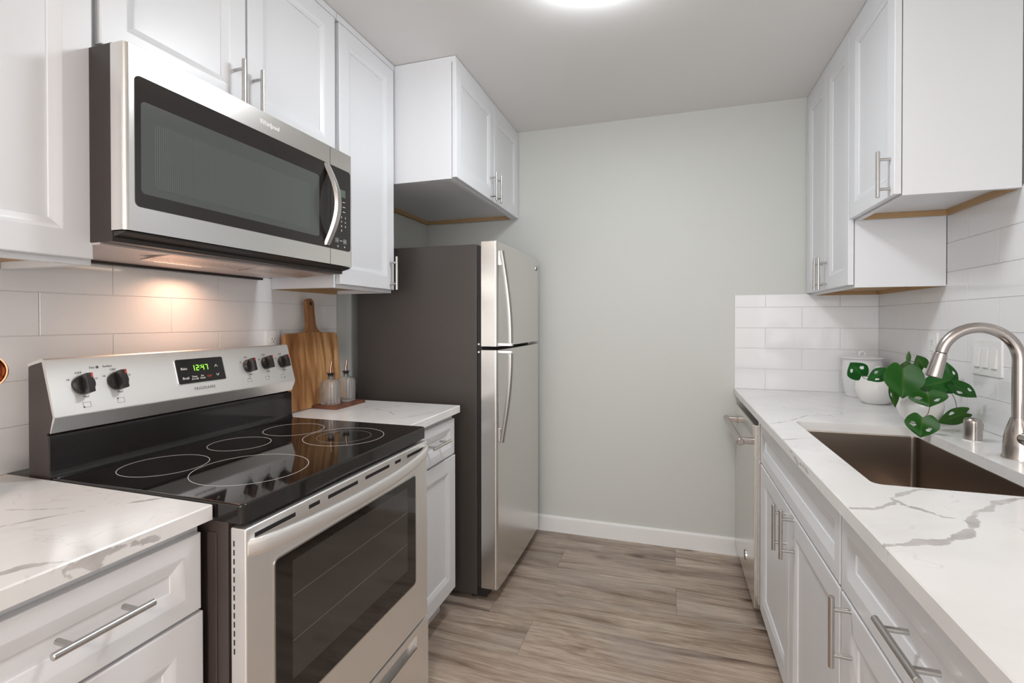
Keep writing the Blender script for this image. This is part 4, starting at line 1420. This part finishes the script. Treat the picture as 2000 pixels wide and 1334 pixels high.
# ------------------------------------------------------------------ tray and bottles
t = tag(None, '', '') if False else None
bm = newbm(); box(bm, -1.436, -1.312, 1.708, 1.912, CT, CT + .0135, .002)
o = obj('wooden_tray', bm, 'tray')
loc = Vector((-1.374, 1.81, CT))
for v in o.data.vertices: v.co -= loc
o.location = loc
tag(o, 'small dark brown wooden tray under the two glass bottles', 'tray')
def bottle(x, y, label, grp, rot):
    z0 = CT + .0138
    t = thing('oil_bottle', label, 'bottle', (x, y, z0), grp)
    n = 96
    def ring_(sx, sy, zz, rib):
        pts = []
        for k in range(n):
            a = 2 * math.pi * k / n
            q = 1 + rib * math.cos(a * 16)
            ca, sa = math.cos(a), math.sin(a)
            e = .62
            px = sx * q * (abs(ca) ** e) * (1 if ca >= 0 else -1); py = sy * q * (abs(sa) ** e) * (1 if sa >= 0 else -1)
            c, s_ = math.cos(rot), math.sin(rot)
            pts.append(Vector((x + px * c - py * s_, y + px * s_ + py * c, z0 + zz)))
        return pts
    A, B_ = .0365, .0270
    outer = [ring_(A * .94, B_ * .94, 0, 0), ring_(A, B_, .004, .045), ring_(A, B_, .085, .045), ring_(A * .96, B_ * .96, .098, .02), ring_(A * .75, B_ * .80, .105, 0),
             ring_(.0125, .0125, .108, 0), ring_(.0115, .0115, .113, 0), ring_(.0115, .0115, .120, 0)]
    inner = [ring_(.0095, .0095, .120, 0), ring_(.0095, .0095, .108, 0), ring_(A * .68, B_ * .72, .101, 0), ring_(A * .86, B_ * .84, .092, 0), ring_(A * .88, B_ * .86, .012, 0), ring_(A * .8, B_ * .78, .008, 0)]
    bm = newbm(); rings(bm, outer + inner)
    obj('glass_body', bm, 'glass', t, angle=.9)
    bm = newbm(); lathe(bm, (x, y, z0), [(.0090, .108), (.0090, .1205), (.0125, .1215), (.0125, .126), (.0090, .127), (.0165, .131), (.0165, .1335), (.0060, .135)], 24)
    st = obj('stopper', bm, 'black', t)
    bm = newbm(); tube(bm, [(x, y, z0 + .134), (x, y, z0 + .150), (x + .003, y + .002, z0 + .172), (x + .004, y + .003, z0 + .182)], [.0058, .0050, .0040, .0034], 14)
    obj('pour_spout', bm, 'spout', st, label='copper-coloured pour spout')
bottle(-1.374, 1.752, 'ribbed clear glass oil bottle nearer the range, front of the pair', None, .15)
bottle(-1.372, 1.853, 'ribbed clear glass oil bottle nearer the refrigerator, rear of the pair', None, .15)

# ------------------------------------------------------------------ ladle and crock at the left edge
t = thing('utensil_crock', 'white utensil crock on the near left counter holding the copper ladle', 'crock', (-1.35, .575, CT))
bm = newbm(); lathe(bm, (-1.35, .575, CT + .0002), [(.045, 0), (.050, .004), (.052, .13), (.054, .136), (.052, .140), (.048, .138), (.047, .010)], 36)
obj('pot', bm, 'pot', t)
t = thing('ladle', 'shiny copper ladle bowl poking in at the left edge beside the range', 'ladle', (-1.352, .582, CT + .011))
bm = newbm()
c = Vector((-1.352, .634, 1.176)); ax = Vector((.66, -.70, .12)).normalized()
a1 = ax.orthogonal().normalized(); a2 = ax.cross(a1)
def lring(r, n): return [c + ax * n + (a1 * math.cos(2 * math.pi * k / 32) + a2 * math.sin(2 * math.pi * k / 32)) * r for k in range(32)]
R0 = .036
outer = [lring(max(R0 * math.sin(math.radians(q)), .001), -R0 * .8 * math.cos(math.radians(q))) for q in (2, 15, 30, 45, 60, 75, 90)]
inner = [lring(max((R0 - .0025) * math.sin(math.radians(q)), .001), -(R0 - .0025) * .8 * math.cos(math.radians(q))) for q in (90, 75, 60, 45, 30, 15, 2)]
rings(bm, outer + inner)
obj('bowl', bm, 'copper', t)
bm = newbm(); tube(bm, [(-1.352, .585, CT + .015), (-1.353, .592, 1.0), (-1.356, .598, 1.11), (-1.365, .608, 1.153)], [.004, .004, .004, .004], 10)
obj('handle', bm, 'copper', t)

# ------------------------------------------------------------------ ceramics in the right corner
t = thing('lidded_jar', 'white lidded ceramic canister deepest in the right corner', 'jar', (.892, 2.795, CT))
jc = (.892, 2.795, CT)
bm = newbm(); lathe(bm, jc, [(.066, 0), (.070, .004), (.078, .05), (.083, .10), (.084, .14), (.081, .165), (.080, .178), (.083, .184), (.075, .184), (.074, .17)], 48)
obj('body', bm, 'jar', t)
bm = newbm(); lathe(bm, jc, [(.073, .178), (.0875, .1845), (.090, .188), (.0875, .192), (.060, .198), (.020, .202), (.004, .203)], 48)
ld = obj('lid', bm, 'jar', t)
bm = newbm()
tube(bm, [(jc[0] - .012, jc[1], CT + .198), (jc[0] - .012, jc[1], CT + .212), (jc[0], jc[1], CT + .221), (jc[0] + .012, jc[1], CT + .212), (jc[0] + .012, jc[1], CT + .198)], .0055, 12)
obj('lid_knob', bm, 'jar', ld)
bm = newbm()
tube(bm, [(jc[0] + .030, jc[1] - .073, CT + .150), (jc[0] + .038, jc[1] - .096, CT + .152), (jc[0] + .042, jc[1] - .103, CT + .130), (jc[0] + .036, jc[1] - .088, CT + .108), (jc[0] + .030, jc[1] - .075, CT + .104)], .006, 12)
obj('jar_handle', bm, 'jar', t)

t = thing('round_bowl', 'round white ceramic pot between the lidded canister and the leafy plant', 'pot', (.872, 2.575, CT))
bc = (.872, 2.575, CT)
bm = newbm(); lathe(bm, bc, [(.040, 0), (.046, .002), (.062, .018), (.0735, .045), (.0765, .068), (.0735, .092), (.064, .112), (.056, .120), (.052, .119), (.060, .108), (.069, .090), (.071, .068), (.066, .042), (.040, .012)], 56)
obj('vessel', bm, 'pot', t)

# ------------------------------------------------------------------ potted plant
PX, PY = .862, 2.142
t = thing('potted_plant', 'trailing swiss cheese vine in a round white pot beside the sink', 'plant', (PX, PY, CT))
bm = newbm(); lathe(bm, (PX, PY, CT), [(.036, 0), (.042, .002), (.056, .016), (.0655, .040), (.0685, .062), (.0655, .085), (.057, .103), (.051, .109), (.047, .108), (.052, .100), (.060, .083), (.062, .062)], 56)
obj('plant_pot', bm, 'pot', t)
bm = newbm(); lathe(bm, (PX, PY, CT), [(.004, .094), (.03, .096), (.0545, .093), (.0545, .088)], 32, cap0=True, cap1=True)
obj('soil', bm, 'soil', t)
CAMP = Vector((0, 0, CAMH))
def leaf(base, tip, width, curl=.18, tilt=0.0, holes=True, droop=.10):
    base, tip = Vector(base), Vector(tip)
    ay = tip - base; Ln = ay.length; ay.normalize()
    toc = (CAMP - (base + tip) / 2).normalized()
    ax_ = ay.cross(toc).normalized()
    nz_ = ax_.cross(ay).normalized()
    rot = Matrix.Rotation(tilt, 3, ay)
    ax_ = rot @ ax_; nz_ = rot @ nz_
    if nz_.dot(toc) < 0: nz_ = -nz_
    NY, NX = 34, 26
    bm = newbm()
    lay = bm.verts.layers.float.new('side')
    def wd(s):
        # heart-shaped half width (s from base 0 to tip 1)
        if s < .40: return math.sqrt(max(0, 1 - ((.40 - s) / .46) ** 2))
        q = (s - .40) / .60
        return (1 - q ** 1.55) ** 1.0
    mxw = max(wd(i / 60) for i in range(61))
    V = {}
    for i in range(NY + 1):
        s = i / NY
        w = wd(s) / mxw * width / 2
        for j in range(NX + 1):
            q = -1 + 2 * j / NX
            x = q * w
            lobe = .17 * Ln * (1 - s) ** 3 * min(1, abs(q) * 1.5)      # basal lobes
            y = s * Ln - lobe
            zz = -curl * abs(x) * (1.0) + .35 * curl * x * x / max(width, .01) * 2 - droop * Ln * (s - .25) ** 2 + .012 * width * math.sin(7 * s + 3 * q)
            v = bm.verts.new(base + ay * y + ax_ * x + nz_ * (zz + .004))
            v[lay] = abs(q)
            V[i, j] = v
    hs = []
    if holes:
        hs = [(.42, .50, .10, .17), (.56, -.48, .10, .15)] if holes == 2 else [(.46, .52, .085, .16)] if holes == 1 else [(.40, .5, .09, .15), (.58, -.5, .09, .15), (.66, .34, .06, .10)]
    for i in range(NY):
        for j in range(NX):
            s = (i + .5) / NY; q = -1 + 2 * (j + .5) / NX
            if any(((s - a) / c_) ** 2 + ((q - b_) / d_) ** 2 < 1 for a, b_, c_, d_ in hs): continue
            bm.faces.new((V[i, j], V[i, j + 1], V[i + 1, j + 1], V[i + 1, j]))
    bmesh.ops.remove_doubles(bm, verts=list(bm.verts), dist=1e-6)
    for v in [v for v in bm.verts if not v.link_faces]: bm.verts.remove(v)
    for f in bm.faces:
        f.normal_update()
        if f.normal.dot(toc) < 0: f.normal_flip()
    bmesh.ops.solidify(bm, geom=list(bm.faces), thickness=.0005)
    o = obj('leaf', bm, 'leaf', t, angle=1.2, normals=False)
    return o
LEAVES = [
    ((.6679, 2.1054, 1.0814), (.6309, 2.0935, 1.1294), .0727, .14, .1, 2),
    ((.7254, 2.0609, 1.0985), (.6657, 2.0417, 1.0715), .0494, .14, -.1, 2),
    ((.7532, 1.9857, 1.1211), (.7488, 1.9843, 1.0182), .1142, .28, .15, 0),
    ((.7934, 2.0617, 1.0620), (.7901, 2.0606, 1.1420), .0887, .20, .3, 0),
    ((.9030, 2.0339, 1.0810), (.7998, 2.0007, 1.0553), .0656, .20, .0, 0),
    ((.8098, 1.9619, 1.0468), (.8167, 1.9641, .9965), .1031, .20, -.1, 2),
    ((.7858, 1.9332, .9669), (.7783, 1.9308, .9007), .0908, .14, .1, 2),
    ((.8550, 2.1025, 1.1164), (.8334, 2.0956, 1.1598), .0479, .2, .4, 0),
    ((.7949, 2.0622, 1.1420), (.7970, 2.0628, 1.1760), .0148, .3, .2, 0),
    ((.9030, 2.0135, 1.0692), (.9780, 2.0376, 1.0239), .0508, .16, .2, 2),
    ((.9755, 2.0992, .9619), (.8838, 2.0697, .9283), .0555, .18, -.3, 1),
    ((.9632, 2.1583, 1.0599), (.9440, 2.1521, 1.1341), .0454, .18, .3, 1),
    ((.7643, 2.0943, 1.0509), (.7690, 2.0959, .9705), .0363, .25, .5, 1),
    ((.9075, 2.0984, 1.0619), (.9471, 2.1111, 1.0278), .0473, .2, -.4, 0),
    ((.8050, 2.0444, 1.0763), (.7941, 2.0409, 1.0177), .0585, .2, -.5, 0),
    ((.8094, 2.0248, 1.0555), (.8921, 2.0514, 1.0280), .0318, .2, .5, 0),
]
for b_, tp_, w, cu_, ti, ho in LEAVES: leaf(b_, tp_, w, cu_, ti, ho)
SOILC = (PX, PY, CT + .092)
for pts in (
    [(.6679, 2.1054, 1.0829), (.6772, 2.0768, 1.0725), (.7254, 2.0609, 1.0985), (.80, 2.10, 1.06), (.845, 2.135, 1.005)],
    [(.8167, 1.9641, .9965), (.8015, 1.9382, .978), (.7858, 1.9332, .9640)],
    [(.8098, 1.9619, 1.0468), (.83, 2.03, 1.06), (.855, 2.12, 1.005)],
    [(.7958, 2.0625, 1.142), (.8169, 2.0693, 1.136), (.8297, 2.0734, 1.1183), (.8507, 2.1221, 1.069), (.862, 2.14, 1.005)],
    [(.9467, 2.132, 1.0324), (.9529, 2.113, 1.0026), (.9476, 2.0903, .9707)],
    [(.9055, 2.0150, 1.0660), (.93, 2.10, 1.045), (.89, 2.14, 1.005)],
    [(.855, 2.1025, 1.1164), (.8457, 2.11, 1.0943), (.86, 2.14, 1.0)],
    [(.9632, 2.1583, 1.0599), (.92, 2.15, 1.05), (.88, 2.145, 1.005)],
    [(.7532, 1.9857, 1.1211), (.80, 2.06, 1.12), (.85, 2.135, 1.005)],
    [(.9030, 2.0339, 1.0810), (.89, 2.09, 1.06), (.87, 2.14, 1.005)],
):
    P_ = [Vector(p) for p in pts]
    sm = []
    for i in range(len(P_) - 1):
        p0 = P_[max(i - 1, 0)]; p1 = P_[i]; p2 = P_[i + 1]; p3 = P_[min(i + 2, len(P_) - 1)]
        for k in range(6):
            q = k / 6
            sm.append(.5 * ((2 * p1) + (p2 - p0) * q + (2 * p0 - 5 * p1 + 4 * p2 - p3) * q * q + (3 * p1 - p0 - 3 * p2 + p3) * q ** 3))
    sm.append(P_[-1])
    bm = newbm(); tube(bm, sm, .0011, 8)
    obj('stem', bm, 'stem', t)
